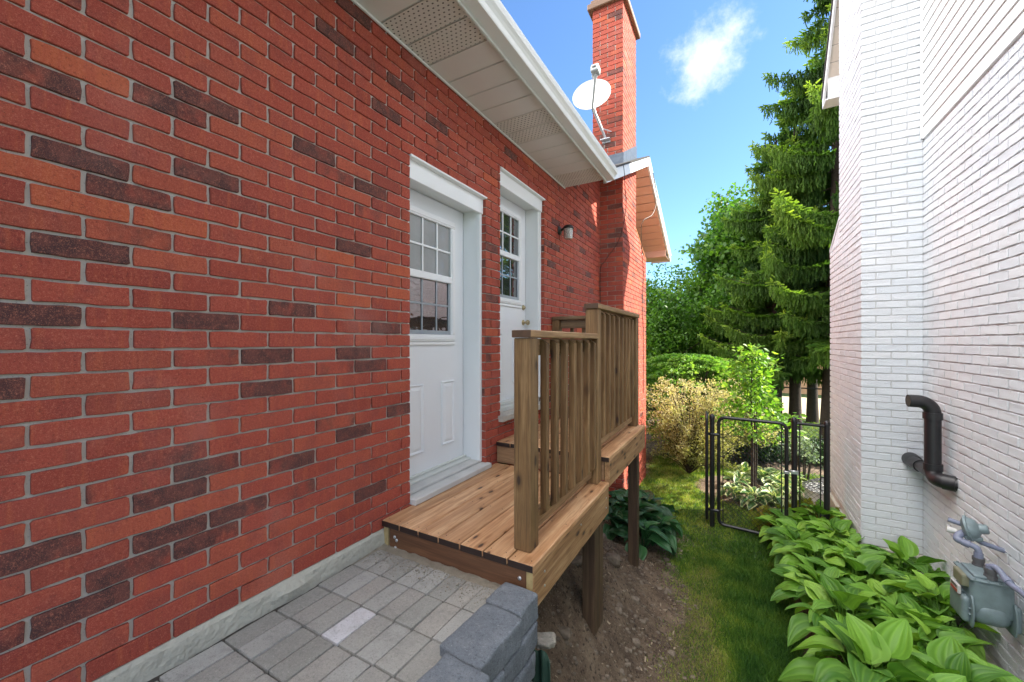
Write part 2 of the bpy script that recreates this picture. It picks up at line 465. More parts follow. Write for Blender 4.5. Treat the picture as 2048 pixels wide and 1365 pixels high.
M['blackpaint'] = m_simple('black_label_print', (.01, .01, .01), .5)
M['woodZ'] = m_wood('weathered_treated_lumber_upright', 2, (.055, .025, .008), (.185, .104, .040), (.33, .21, .098), .6)
M['woodY'] = m_wood('cedar_toned_deck_board', 1, (.27, .115, .042), (.53, .295, .145), (.68, .45, .255), 1.1, .5)
M['woodYrim'] = m_wood('treated_rim_board', 1, (.12, .050, .020), (.34, .190, .086), (.50, .33, .175), 1.1)
M['woodYcap'] = m_wood('treated_hand_rail', 1, (.10, .050, .020), (.28, .165, .075), (.44, .29, .15), .7)
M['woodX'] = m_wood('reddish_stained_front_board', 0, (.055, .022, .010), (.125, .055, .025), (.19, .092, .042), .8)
M['woodXcap'] = m_wood('treated_cross_rail', 0, (.07, .036, .016), (.17, .10, .05), (.25, .17, .09), .5)
M['woodend'] = m_simple('pale_board_end_grain', (.34, .26, .12), .8, .35, 40)
M['woodwet'] = m_simple('dark_sealed_board_end', (.022, .012, .010), .45, .4, 20)
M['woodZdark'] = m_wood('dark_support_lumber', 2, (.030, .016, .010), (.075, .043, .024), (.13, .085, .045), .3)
M['paver'] = m_paver()
def m_sand():
    m, t = mat('paving_sand'); co = oco(t); yy = t.n('ShaderNodeSeparateXYZ', {0: co}).outputs[1]
    c = t.mix(t.noise(co, 30, 5, .7), (.22, .195, .15), (.44, .395, .31))
    old = t.mix(t.noise(co, 60, 5, .7), (.035, .033, .028), (.11, .10, .085))
    c = t.mix(t.smooth(t.math('ADD', yy, t.math('MULTIPLY', t.noise(co, 9, 3), .12)), 1.46, 1.56), old, c)
    finish(t, c, .98, t.noise(co, 90, 4, .8), 1.0, .02); return m
M['sand'] = m_sand()
M['block'] = m_block()
M['ground'] = m_ground()
M['rock'] = m_simple('brown_field_stone', (.17, .135, .10), .92, .5, 34, .9, 50, .015)
M['palerock'] = m_simple('pale_broken_stone', (.30, .275, .23), .92, .5, 34, .9, 50, .015)
M['chip'] = m_simple('pale_wood_chip', (.30, .235, .16), .9, .6, 14)
M['tarp'] = m_simple('dark_green_ground_fabric', (.022, .060, .040), .6, .4, 30, .6, 220, .003)
M['bark'] = m_simple('brown_grey_bark', (.045, .031, .021), .95, .4, 14, .9, 40, .02)
M['hosta'] = m_leaf('hosta_leaf', [(.050, .15, .018), (.115, .27, .030), (.18, .37, .040), (.27, .46, .06)], .30, .50, True)
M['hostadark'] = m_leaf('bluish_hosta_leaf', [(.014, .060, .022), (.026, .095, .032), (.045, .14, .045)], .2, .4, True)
M['hostavar'] = m_leaf('variegated_hosta_leaf', [(.04, .10, .03), (.08, .18, .05)], .3, .4, True, (.42, .46, .24))
M['grass'] = m_leaf('grass_blade', [(.022, .085, .012), (.065, .17, .020), (.13, .235, .028), (.36, .44, .06), (.42, .36, .15)], .35, .6)
M['spruce'] = m_leaf('spruce_needles', [(.030, .080, .016), (.080, .165, .022), (.16, .265, .035), (.32, .42, .06)], .45, .6)
M['leaf'] = m_leaf('maple_leaf_green', [(.034, .10, .014), (.080, .19, .022), (.17, .30, .035)], .5, .45)
M['leafyoung'] = m_leaf('bright_young_leaf', [(.07, .19, .02), (.17, .34, .04), (.32, .48, .07)], .5, .4)
M['layered'] = m_leaf('layered_shrub_leaf', [(.06, .17, .022), (.16, .33, .04), (.34, .48, .10)], .4, .45)
M['cream'] = m_leaf('cream_faded_flower_spray', [(.10, .16, .03), (.30, .30, .10), (.50, .43, .22), (.66, .58, .36)], .4, .6)
M['golden'] = m_leaf('golden_green_leaf', [(.10, .17, .02), (.22, .26, .03), (.34, .22, .03)], .45, .5)
M['darkshrub'] = m_leaf('dark_shrub_leaf', [(.012, .032, .012), (.025, .06, .02), (.04, .09, .03)], .25, .5)
M['silver'] = m_leaf('silver_green_leaf', [(.10, .16, .09), (.22, .28, .19), (.36, .42, .32)], .3, .5)
M['tan'] = m_simple('tan_brick_far_house', (.46, .27, .15), .9, .2, 3)
M['pave'] = m_simple('pale_concrete_drive', (.34, .28, .19), .95, .12, 2)
M['mesh'] = m_simple('grey_wire_guard', (.10, .10, .10), .5)
M['acwhite'] = m_simple('pale_grey_steel', (.55, .55, .53), .5, .1)

BL, CH = .2286, .0710
ZB = -1.092

# ---------------------------------------------------------------- brickwork (every brick is real geometry)
SPEC = {}
for r_, k_ in [(26, -1), (27, 1), (28, 1), (23, 0), (37, 4), (37, 6), (34, 5), (36, 7), (28, 3), (40, 4), (22, 0), (24, 1), (19, 0), (16, -1), (16, 1), (27, 5), (22, 4), (17, 3), (16, 5), (13, -1), (8, 1), (14, 2), (14, 4), (13, 5), (12, 2), (9, 6), (8, 4), (7, 3), (3, 5), (7, 1), (5, 1), (5, 2), (4, 0), (4, 1), (3, 0), (6, -1)]: SPEC[(r_, k_)] = 1.0
for r_, k_ in [(30, -1), (31, 0), (37, 5), (34, 7), (20, 0), (19, -1), (27, 4), (25, 5), (15, -1), (14, 1), (9, 1), (8, 0), (13, 4), (9, 4), (5, 3), (5, -1), (3, -1)]: SPEC[(r_, k_)] = .5
for r_, k_ in [(21, 0), (21, 1), (22, -1), (21, 4), (21, 6), (19, 6), (18, 4), (27, 0)]: SPEC[(r_, k_)] = -1.0

def brickwork(O, A, N, a0, a1, z0, z1, phase=.323, depth=.013, joint=.0118, bed=.0090, jit=.0019, holes=(), spec=None, kinds=.13,
              M_=20, clip=None, seed=1, rough=0.):
    """returns V,F,rnd,kind for a field of bricks on the plane O + a*A + z*Z, facing N"""
    rs = random.Random(seed)
    A = np.array(A, float); N = np.array(N, float); O = np.array(O, float); Z = np.array((0, 0, 1.))
    V = []; F = []; rn = []; kd = []
    h = CH - bed
    nper = M_
    r0 = math.floor((z0 - ZB) / CH); r1 = math.ceil((z1 - ZB) / CH)
    for r in range(r0, r1):
        zb = ZB + r * CH + bed / 2; zt = zb + h
        if zt > z1 + .02 or zb < z0 - .02: continue
        off = phase if r % 2 else phase + BL / 2
        k0 = math.floor((a0 - off) / BL) - 1; k1 = math.ceil((a1 - off) / BL) + 1
        for k in range(k0, k1):
            segs = [(off + k * BL + joint / 2, off + (k + 1) * BL - joint / 2)]
            segs = [(max(s, a0), min(e, a1)) for s, e in segs]
            for (hs, he, hz0, hz1) in holes:
                if zt > hz0 + .02 and zb < hz1 - .02:
                    ns = []
                    for s, e in segs:
                        if e <= hs or s >= he: ns.append((s, e))
                        else:
                            if s < hs: ns.append((s, hs))
                            if e > he: ns.append((he, e))
                    segs = ns
            for s, e in segs:
                if e - s < .018: continue
                if clip and not clip((s + e) / 2, zb): continue
                q = spec.get((r, k)) if spec is not None else None
                if q is None:
                    x = rs.random()
                    far = spec is None or (s > 2.7)
                    if far: q = 1.0 if x < kinds * .6 else (.5 if x < kinds else (-1.0 if x > .97 else 0.0))
                    else: q = 0.0
                w = e - s; c = .003
                # rounded-corner outline
                pts = []
                nh = (nper - 8) // 2 - 1; nv = 1
                def side(x0_, y0_, x1_, y1_, n):
                    for i in range(1, n + 1):
                        f = i / (n + 1); pts.append((x0_ + (x1_ - x0_) * f, y0_ + (y1_ - y0_) * f))
                cc = c * 1.2
                pts.append((s + cc, zb)); side(s + cc, zb, e - cc, zb, nh); pts.append((e - cc, zb))
                pts.append((e, zb + cc)); side(e, zb + cc, e, zt - cc, nv); pts.append((e, zt - cc))
                pts.append((e - cc, zt)); side(e - cc, zt, s + cc, zt, nh); pts.append((s + cc, zt))
                pts.append((s, zt - cc)); side(s, zt - cc, s, zb + cc, nv); pts.append((s, zb + cc))
                P = np.array(pts); n = len(P)
                P = P + np.array([[rs.uniform(-jit, jit), rs.uniform(-jit, jit)] for _ in range(n)])
                cx, cz = (s + e) / 2, (zb + zt) / 2
                push = rs.uniform(-.0012, .0012); tilt = rs.uniform(-.004, .004)
                base = len(V)
                for ring, (ins, dn) in enumerate(((0, -depth), (0, -.0018), (.0022, 0.))):
                    for (px, pz) in P:
                        x = px - np.sign(px - cx) * ins; z_ = pz - np.sign(pz - cz) * ins
                        dd = dn + (push + tilt * (x - cx) if ring else 0) + (rs.uniform(-rough, rough) if rough and ring else 0)
                        V.append(O + A * x + Z * z_ + N * dd)
                for ring in range(2):
                    for i in range(n):
                        j = (i + 1) % n
                        F.append((base + ring * n + i, base + ring * n + j, base + (ring + 1) * n + j, base + (ring + 1) * n + i))
                F.append(tuple(base + 2 * n + i for i in range(n)))
                rr = rs.random()
                rn += [rr] * (2 * n + 1); kd += [q] * (2 * n + 1)
    # orientation: flip when A x Z does not point along N
    if np.dot(np.cross(A, Z), N) < 0: F = [f[::-1] for f in F]
    return V, F, rn, kd

class Bricks:
    def __init__(s): s.V = []; s.F = []; s.r = []; s.k = []
    def add(s, *a, **k):
        V, F, r, kd = brickwork(*a, **k); o = len(s.V)
        s.V += V; s.F += [tuple(i + o for i in f) for f in F]; s.r += r; s.k += kd; return s
    def build(s, name, m, parent): return obj(name, s.V, s.F, m, parent, {'rnd': ('FACE', s.r), 'kind': ('FACE', s.k)})

WX = -1.8           # face of the red wall
DX = -2.0           # plane of the doors
D1 = (1.883, 2.757, -1.03, 1.185)    # openings: y0,y1,z0,z1
D2 = (2.985, 3.90, -.64, 1.525)
RIDGE_Y, RIDGE_Z, EAVE_Z, EAVE_Y0, EAVE_Y1 = 7.0, 3.08, 1.82, 4.46, 9.54
CHY0, CHY1, CHYL = 5.88, 6.74, 7.57
CHX = -1.456

house = empty('brick_house', (-1.8, 3, -2.4), 'red brick house with two white side doors, overhanging eave and tall brick chimney', 'house')
b = Bricks()
HOLES = [D1, D2]
b.add((WX, 0, 0), (0, 1, 0), (1, 0, 0), -2.2, CHY0, ZB, 2.06, holes=HOLES, spec=SPEC, seed=3, kinds=.13)
b.add((WX, 0, 0), (0, 1, 0), (1, 0, 0), 1.9, 9.0, -2.5, ZB, spec=None, seed=4, M_=20)      # below, beside and behind the deck
b.add((WX, 0, 0), (0, 1, 0), (1, 0, 0), 4.3, 9.0, 2.04, 3.1, seed=5, clip=lambda a, z: z < RIDGE_Z - abs(a - RIDGE_Y) * .5 - .04)
b.add((WX, 0, 0), (0, 1, 0), (1, 0, 0), CHYL, 9.0, ZB, 2.06, seed=6)
# brick returns of the openings
for (y0, y1, z0, z1) in (D1, D2):
    b.add((0, y1, 0), (1, 0, 0), (0, -1, 0), WX - .05, WX - .002, z0 - .02, z1, phase=WX - .3, seed=8, kinds=.1)
    b.add((0, y0, 0), (1, 0, 0), (0, 1, 0), WX - .05, WX - .002, z0 - .02, z1, phase=WX - .3, seed=9, kinds=.1)
b.build('wall', M['brick'], house)
mo = MB()
T = .0115
def slab(y0, y1, z0, z1): mo.box((WX - .09, y0, z0), (WX - T, y1, z1), .0005)
slab(-2.2, D1[0] - .008, ZB, 2.05); slab(D1[1] + .008, D2[0] - .008, ZB, 2.05); slab(D2[1] + .008, 9.0, ZB, 2.05)
slab(D1[0] - .008, D1[1] + .008, ZB, D1[2]); slab(D1[0] - .008, D1[1] + .008, D1[3] + .002, 2.05)
slab(D2[0] - .008, D2[1] + .008, ZB, D2[2]); slab(D2[0] - .008, D2[1] + .008, D2[3] + .002, 2.05)
slab(1.9, 9.0, -2.7, ZB - .001)
V = [(WX - T, 4.3, 2.051), (WX - T, 9.0, 2.051), (WX - T, RIDGE_Y, RIDGE_Z - .12), (WX - .09, 4.3, 2.051), (WX - .09, 9.0, 2.051), (WX - .09, RIDGE_Y, RIDGE_Z - .12)]
mo.add(V, [(0, 1, 2), (5, 4, 3), (0, 3, 4, 1), (1, 4, 5, 2), (2, 5, 3, 0)])
mo.build('mortar', M['mortar'], house)
# foundation strip: rough parged concrete under the brickwork
n = 90
V = []; F = []
for i in range(n + 1):
    y = -2.2 + (1.68 + 2.2) * i / n
    w = noise.noise(Vector((y * 3, 0, 0))) * .012 + noise.noise(Vector((y * 14, 5, 0))) * .006
    chunk = max(0, noise.noise(Vector((y * 5, 9, 0)))) * .03 * (1 if y > .9 else .4)
    prof = [(-1.95, ZB + .004), (WX + .004, ZB + .003 + w * .2), (WX + .014 + w * .4, ZB - .012), (WX + .018 + w + chunk, ZB - .04), (WX + .022 + w, ZB - .085), (WX + .03, -1.4)]
    V += [(x, y, z) for x, z in prof]
for i in range(n):
    for j in range(5): F.append((i * 6 + j, i * 6 + j + 1, i * 6 + j + 7, i * 6 + j + 6)[::-1])
F = [f[::-1] for f in F]
obj('foundation', V, F, M['conc'], house, smooth=False)

# ---- chimney (part of the house)
cb = Bricks()
cb.add((0, CHY0, 0), (1, 0, 0), (0, -1, 0), -1.913, CHX, -2.6, 5.0, phase=CHX, kinds=.13, seed=11)
cb.add((CHX, 0, 0), (0, 1, 0), (1, 0, 0), CHY0, CHY1, 1.6, 5.0, phase=CHY0 + .0, kinds=.13, seed=12)
cb.add((CHX, 0, 0), (0, 1, 0), (1, 0, 0), CHY0, CHYL, -2.6, 1.86, phase=CHY0 + .0, kinds=.13, seed=12,
       clip=lambda a, z: a < CHY1 or z < 1.80 - (a - CHY1) * .42)
cb.add((0, CHY1, 0), (1, 0, 0), (0, 1, 0), -1.913, CHX, 1.8, 5.0, phase=CHX, kinds=.13, seed=13)
cb.add((0, CHYL, 0), (1, 0, 0), (0, 1, 0), -1.8, CHX, -2.6, 1.5, phase=CHX, kinds=.13, seed=14)
cb.add((-1.913, 0, 0), (0, 1, 0), (-1, 0, 0), CHY0, CHY1, 2.2, 5.0, phase=CHY0, kinds=.13, seed=15)
ch = cb.build('chimney', M['brick'], house)
mc = MB()
mc.box((-1.913 + T, CHY0 + T, -2.6), (CHX - T, CHY1 - T, 5.0), .001)
V = []
for x in (-1.83, CHX - T):
    V += [(x, CHY1 - .02, -2.6), (x, CHYL - T, -2.6), (x, CHYL - T, 1.46), (x, CHY1 - .02, 1.86)]
mc.add(V, [(0, 1, 2, 3), (7, 6, 5, 4), (0, 4, 5, 1), (1, 5, 6, 2), (2, 6, 7, 3), (3, 7, 4, 0)])
mc.build('mortar', M['mortar'], ch)
mc = MB(); mc.box((-1.98, CHY0 - .06, 5.0), (CHX + .06, CHY1 + .06, 5.09), .01); mc.box((-1.94, CHY0 - .02, 5.09), (CHX + .02, CHY1 + .02, 5.16), .01)
mc.build('chimney_cap', m_simple('brown_cap_metal', (.19, .10, .055), .6, .25), ch)
# sloped brick shoulder
mc = MB(); V = [(-1.83, CHY1 + .0, 1.87), (CHX + .004, CHY1 + .0, 1.87), (CHX + .004, CHYL, 1.50), (-1.83, CHYL, 1.50)]
V += [(x, y, z - .03) for x, y, z in V]
mc.add(V, [(0, 1, 2, 3), (7, 6, 5, 4), (0, 4, 5, 1), (1, 5, 6, 2), (2, 6, 7, 3), (3, 7, 4, 0)])
mc.build('shoulder', m_simple('orange_brick_shoulder', (.34, .12, .04), .85, .25, 20), ch)
# lead flashing at the roof
mf = MB()
zf = lambda y: RIDGE_Z - abs(y - RIDGE_Y) * .5
V = []
for (x, y, o1) in [(-1.95, CHY0 - .012, 0), (CHX + .012, CHY0 - .012, 0), (CHX + .012, 6.3, 0), (CHX + .012, CHY1 + .012, 0)]:
    V += [(x, y, zf(y) - .06), (x, y, zf(y) + .24 + .04 * random.random())]
mf.add(V, [(0, 2, 3, 1), (2, 4, 5, 3), (4, 6, 7, 5)])
V = [(-1.95, CHY0 - .16, zf(CHY0 - .16) + .028), (CHX + .13, CHY0 - .16, zf(CHY0 - .16) + .028), (CHX + .13, CHY0 - .0, zf(CHY0) + .03), (-1.95, CHY0, zf(CHY0) + .03)]
mf.add(V, [(0, 1, 2, 3)])
fl = mf.build('flashing', M['flash'], ch)
md_ = fl.modifiers.new('s', 'SOLIDIFY'); md_.thickness = .004

# ---- eave: soffit, fascia, gutter, roof
SX0, SX1 = WX - .0, -1.302
y = 1.638 - .2045 * 18; i = -18
pan = MB(); per = MB()
while y < 4.44:
    y1 = min(y + .2045, 4.466)
    perf = i in (0, 1, 6, 7, 12, 13)
    z = 1.838; tgt = MB() if perf else pan
    tgt.box((SX0 - .05, y + .004, z), (SX1, y1 - .006, z + .004), .0008)
    if perf: tgt.build('soffit_vent', M['perf'], house)
    for o in (.004, .014):    # folded V-groove between panels
        pan.box((SX0 - .05, y1 - .006, z + .003), (SX1, y1 + .004, z + .008), .0005)
    pan.box((SX0 - .05, y1 - .0075, z - .0022), (SX1, y1 - .0045, z + .003), .0005)
    y += .2045; i += 1
pan.box((WX - .0, -2.2, 1.822), (WX + .014, 4.466, 1.836), .002)
pan.build('soffit', M['soffit'], house)
g = MB()
g.box((SX1, -2.2, 1.80), (SX1 + .018, 4.47, 1.965), .003)      # fascia
g.build('fascia', M['alu_dirty'], house)
prof = [(0, 1.815), (.078, 1.815), (.082, 1.822), (.086, 1.850), (.098, 1.866), (.112, 1.880), (.118, 1.905), (.118, 1.922), (.106, 1.926), (.106, 1.918), (.110, 1.905), (.104, 1.886), (.092, 1.872), (.080, 1.856), (.076, 1.824), (.004, 1.824), (.004, 1.93), (0, 1.93)]
V = []; F = []
for yy in (-2.2, 4.47):
    V += [(SX1 + .020 + px, yy, pz) for px, pz in prof]
m_ = len(prof)
for i in range(m_): F.append((i, (i + 1) % m_, m_ + (i + 1) % m_, m_ + i)[::-1])
F.append(tuple(range(9)) + tuple(range(9, m_)))
F.append(tuple(range(m_, 2 * m_))[::-1])
F = [f for f in F]
gm = obj('gutter', V, F[:-2], M['alu'], house)
for yy in (-2.2, 4.470):
    ge = MB()
    e = [(SX1 + .020 + px, pz) for px, pz in prof[:9]] + [(SX1 + .020, 1.924)]
    V = [(x, yy, z) for x, z in e] + [(x, yy + .003, z) for x, z in e]; k = len(e)
    ge.add(V, [tuple(range(k)), tuple(range(k, 2 * k))[::-1]] + [(i, k + i, k + (i + 1) % k, (i + 1) % k) for i in range(k)])
    ge.build('gutter_end_cap', M['alu'], house)
ro = MB()
# main roof slope above the gutter, and the gable roof over the chimney
def slabroof(P, th, mb):
    P = [Vector(p) for p in P]; n_ = (P[1] - P[0]).cross(P[2] - P[0]).normalized()
    if n_.z < 0: n_ = -n_
    V = [p for p in P] + [p + n_ * th for p in P]
    mb.add(V, [(3, 2, 1, 0), (4, 5, 6, 7), (0, 1, 5, 4), (1, 2, 6, 5), (2, 3, 7, 6), (3, 0, 4, 7)])
slabroof([(SX1 + .05, -2.2, 1.94), (SX1 + .05, 4.47, 1.94), (-6, 4.47, 3.75), (-6, -2.2, 3.75)], .02, ro)
slabroof([(-1.29, EAVE_Y0, EAVE_Z + .11), (-1.29, RIDGE_Y, RIDGE_Z + .03), (-6, RIDGE_Y, RIDGE_Z + .03), (-6, EAVE_Y0, EAVE_Z + .11)], .022, ro)
slabroof([(-1.29, EAVE_Y1 + .04, EAVE_Z + .10), (-1.29, RIDGE_Y, RIDGE_Z + .03), (-6, RIDGE_Y, RIDGE_Z + .03), (-6, EAVE_Y1 + .04, EAVE_Z + .10)], .022, ro)
ro.build('roof', M['shingle'], house)
# rake boards and sloping soffit of the gable
rk = MB(); rs_ = MB()
def rake(ya, za, yb, zb_, mb):
    th = .028
    V = []
    for x in (-1.302, -1.302 - th):
        V += [(x, ya, za - .145), (x, yb, zb_ - .145), (x, yb, zb_), (x, ya, za)]
    mb.add(V, [(0, 1, 2, 3)[::-1], (7, 6, 5, 4)[::-1], (0, 4, 5, 1), (1, 5, 6, 2), (2, 6, 7, 3), (3, 7, 4, 0)])
rake(EAVE_Y0 + .02, EAVE_Z + .125, RIDGE_Y, RIDGE_Z + .03, rk)
rake(EAVE_Y1, EAVE_Z + .115, RIDGE_Y, RIDGE_Z + .03, rk)
# drip edge
for (ya, za, yb, zb_) in ((EAVE_Y1, EAVE_Z + .12, RIDGE_Y, RIDGE_Z + .035),):
    V = []
    for x in (-1.286, -1.302): V += [(x, ya, za - .03), (x, yb, zb_ - .03), (x, yb, zb_), (x, ya, za)]
    rk.add(V, [(0, 1, 2, 3), (7, 6, 5, 4), (0, 4, 5, 1), (1, 5, 6, 2), (2, 6, 7, 3), (3, 7, 4, 0)])
rk.box((-1.72, EAVE_Y1, EAVE_Z - .03), (-1.30, EAVE_Y1 + .02, EAVE_Z + .12), .003)
rk.build('rake_board', M['white'], house)
def slope_soffit(ya, za, yb, zb_, mb, nP):
    for i in range(nP):
        f0, f1 = i / nP, (i + 1) / nP - .09 / nP
        y0_, y1_ = ya + (yb - ya) * f0, ya + (yb - ya) * f1
        z0_, z1_ = za + (zb_ - za) * f0, za + (zb_ - za) * f1
        V = [(-1.82, y0_, z0_), (-1.33, y0_, z0_), (-1.33, y1_, z1_), (-1.82, y1_, z1_)]
        V += [(x, y_, z_ + .005) for x, y_, z_ in V]
        mb.add(V, [(0, 1, 2, 3)[::-1], (4, 5, 6, 7), (0, 4, 5, 1), (1, 5, 6, 2), (2, 6, 7, 3), (3, 7, 4, 0)])
slope_soffit(9.05, 1.95, RIDGE_Y, RIDGE_Z - .12, rs_, 11)
slope_soffit(4.5, 1.86, RIDGE_Y, RIDGE_Z - .12, rs_, 11)
rs_.box((-1.82, 9.05, 1.82), (-1.33, 9.54, 1.828), .001)
rs_.box((-1.82, 9.04, 1.828), (-1.33, 9.055, 1.96), .001)
V = []
for x in (-1.335, -1.825): V += [(x, 4.5, 1.873), (x, RIDGE_Y, RIDGE_Z - .105), (x, 9.05, 1.963)]
rs_.add([(v[0], v[1], v[2] + .012) for v in V], [(0, 3, 4, 1), (1, 4, 5, 2)])
rs_.build('gable_soffit', m_simple('vinyl_soffit_painted_bounce', (.74, .50, .36), .5, .06, 3), house)  # peach tone paints warm bounced light into the vinyl colour

# ---- doors
def door(op, slab_y, glass_y, zb, zt, gz, mid, cols, knobs):
    y0, y1, z0, z1 = op; s0, s1 = slab_y
    dr = MB()
    dr.box((DX - .04, s0, zb), (DX, s1, zt), .003, r=.5)
    # stamped panels: two tall ones below the glass
    def panel(pa, pb, pz0, pz1):
        ring = [((pa, pz0, .0005), 0)]
        lv = [(0, .0008), (.008, .014), (.020, .003), (.045, .012)]
        V = []; F = []
        for ins, hgt in lv:
            V += [(DX + hgt, pa + ins, pz0 + ins), (DX + hgt, pb - ins, pz0 + ins), (DX + hgt, pb - ins, pz1 - ins), (DX + hgt, pa + ins, pz1 - ins)]
        for i in range(len(lv) - 1):
            for k in range(4):
                a_, b_ = i * 4 + k, i * 4 + (k + 1) % 4; F.append((a_, b_, b_ + 4, a_ + 4))
        F.append(tuple(range(len(lv) * 4 - 4, len(lv) * 4)))
        dr.add(V, F, .5)
    cw = (s1 - s0)
    pz1 = zb + .66; pz0 = zb + .16
    panel(s0 + .125 * cw / .77, s0 + .37 * cw, pz0, pz1); panel(s1 - .37 * cw, s1 - .125 * cw / .77, pz0, pz1)
    d = dr.build('door', M['door'], house)
    # glazing frame
    ga, gb = glass_y; gz0, gz1 = gz
    fr = MB(); w = .052
    fx = DX + .022
    for (a_, b_, c_, e_) in ((ga - w, gb + w, gz1, gz1 + w), (ga - w, gb + w, gz0 - w, gz0), (ga - w, ga, gz0, gz1), (gb, gb + w, gz0, gz1)):
        fr.box((DX, a_, c_), (fx, b_, e_), .004, .5)
        fr.box((fx - .002, a_ + .012, c_ + .012), (fx + .006, b_ - .012, e_ - .012), .003, .5)
    fr.box((DX, ga - w - .004, gz0 - w - .028), (fx - .006, gb + w + .004, gz0 - w - .001), .004, .5)
    fr.box((DX, ga, mid - .026), (fx + .004, gb, mid + .026), .004, .5)
    for k in range(1, cols):
        yy = ga + (gb - ga) * k / cols
        fr.box((DX + .004, yy - .0075, mid), (DX + .013, yy + .0075, gz1), .002, .5)
    zz = (mid + gz1) / 2 + .01
    fr.box((DX + .0045, ga, zz - .0075), (DX + .0135, gb, zz + .0075), .002, .5)
    fr.build('window_frame', M['white'], d)
    sc = MB()
    for (a_, b_, c_, e_) in ((ga + .001, gb - .001, gz0 + .001, gz0 + .03), (ga + .001, ga + .022, gz0 + .03, mid - .027), (gb - .022, gb - .001, gz0 + .03, mid - .027)):
        sc.box((DX + .001, a_, c_), (DX + .010, b_, e_), .002, .5)
    for k in range(1, cols):
        yy = ga + (gb - ga) * k / cols
        sc.box((DX + .0015, yy - .007, gz0 + .03), (DX + .006, yy + .007, mid - .027), .001, .5)
    zz = (mid + gz0) / 2 + .01
    sc.box((DX + .001, ga, zz - .007), (DX + .0065, gb, zz + .007), .001, .5)
    sc.build('sash_frame', M['greyframe'], d)
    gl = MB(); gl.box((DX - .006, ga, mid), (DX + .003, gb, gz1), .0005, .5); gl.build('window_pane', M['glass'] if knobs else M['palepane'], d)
    gl = MB(); gl.box((DX - .006, ga, gz0), (DX + .0005, gb, mid), .0005, .5); gl.build('window_pane', M['glass'], d)
    # jamb, casing and header
    jb = MB()
    jb.box((DX - .03, s1 + .006, zb - .02), (WX - .052, y1 - .002, zt + .08), .003, .5)
    jb.box((DX - .03, y0 + .002, zb - .02), (WX - .052, s0 - .006, zt + .08), .003, .5)
    jb.box((WX - .055, y1 - .034, zb - .02), (WX - .038, y1 - .001, z1 - .11), .003, .5)
    jb.box((WX - .055, y0 + .001, zb - .02), (WX - .038, y0 + .034, z1 - .11), .003, .5)
    jb.box((DX - .03, y0 + .001, zt + .004), (WX - .060, y1 - .001, z1 - .004), .003, .5)
    jb.box((WX - .060, y0 + .001, z1 - .135), (WX - .026, y1 - .0005, z1 - .012), .003, .5)
    jb.box((WX - .062, y0 - .000, z1 - .014), (WX + .012, y1 + .006, z1 + .002), .003, .5)
    jb.build('door_frame', M['white'], house)
    kn = None
    for (ky, kz, kind) in knobs:
        kn = MB()
        Mx = axisM((DX, ky, kz), (1, 0, 0))
        if kind == 'bolt': kn.lathe([(.028, 0), (.028, .006), (.024, .012), (.017, .014), (.017, .022), (.012, .026)], Mx, 20)
        else: kn.lathe([(.030, 0), (.030, .005), (.022, .010), (.012, .014), (.011, .032), (.020, .040), (.027, .050), (.028, .060), (.022, .070), (.008, .074)], Mx, 22)
        kn.build('deadbolt' if kind == 'bolt' else 'door_knob', M['brass'], d, True)
    return d
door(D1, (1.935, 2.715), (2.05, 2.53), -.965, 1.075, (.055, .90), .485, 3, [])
door(D2, (3.035, 3.845), (3.19, 3.665), -.575, 1.42, (.43, 1.26), .86, 3, [(3.79, .365, 'bolt'), (3.79, .205, 'knob')])
# sills
s = MB()
s.box((DX - .05, D1[0] + .002, -1.03), (WX + .045, D1[1] + .02, -.992), .004, .5)
s.box((DX - .05, D1[0] + .003, -.991), (WX - .04, D1[1] - .003, -.972), .004, .5)
s.build('door_sill', M['conc2'], house)
s = MB()
s.box((DX - .02, D1[0] + .004, -.971), (DX + .075, D1[1] - .004, -.958), .002, .5); s.box((DX - .02, D1[0] + .004, -.956), (DX + .03, D1[1] - .004, -.944), .002, .5)
s.box((DX - .02, D2[0] + .004, -.600), (DX + .075, D2[1] - .004, -.572), .002, .5); s.box((DX - .02, D2[0] + .004, -.638), (WX - .06, D2[1] - .004, -.602), .002, .5)
s.build('threshold', M['alu_dirty'], house)
V, F = rounded((-1.855, (D2[0] + D2[1]) / 2 + .0, -.668), (.20, D2[1] - D2[0] + .06, .055), .008, 8, .004, 14, 3)
obj('stone_sill', V, F, m_simple('rough_limestone_sill', (.44, .42, .37), .95, .3, 22, .9, 60, .012), house)
# rest of the house volume, so it reads as a house from the side
hb = MB(); hb.box((-6, -2.2, -2.6), (-2.06, 9.0, 1.9), .01); hb.box((-2.06, 8.9, -2.6), (WX - .1, 8.99, 1.9), .01); hb.box((-2.06, -2.2, -2.6), (WX - .1, -2.1, 1.9), .01)
hb.build('inner_wall', M['mortar'], house)

# ---------------------------------------------------------------- wall lamp
lp = empty('wall_lamp', (WX, 4.32, 1.25), 'small dark metal wall lamp with rippled glass shade beside the far door', 'lamp')
mb = MB(); mb.lathe([(.050, 0), (.050, .012), (.040, .022), (.02, .028)], axisM((WX, 4.30, 1.285), (1, 0, 0)), 20)
mb.tube([(WX + .02, 4.30, 1.285), (WX + .06, 4.30, 1.30), (WX + .10, 4.30, 1.33)], [.016, .014, .018], 10)
mb.lathe([(.012, .075), (.045, .062), (.060, .045), (.064, .03), (.058, .025)], axisM((WX + .115, 4.30, 1.265), (0, 0, 1)), 20)
mb.build('lamp_bracket', M['lampmetal'], lp, True)
mb = MB(); mb.lathe([(.050, .03), (.052, .0), (.050, -.05), (.047, -.088), (.040, -.092)], axisM((WX + .115, 4.30, 1.265), (0, 0, 1)), 24)
mb.build('lamp_shade', M['lampglass'], lp, True)

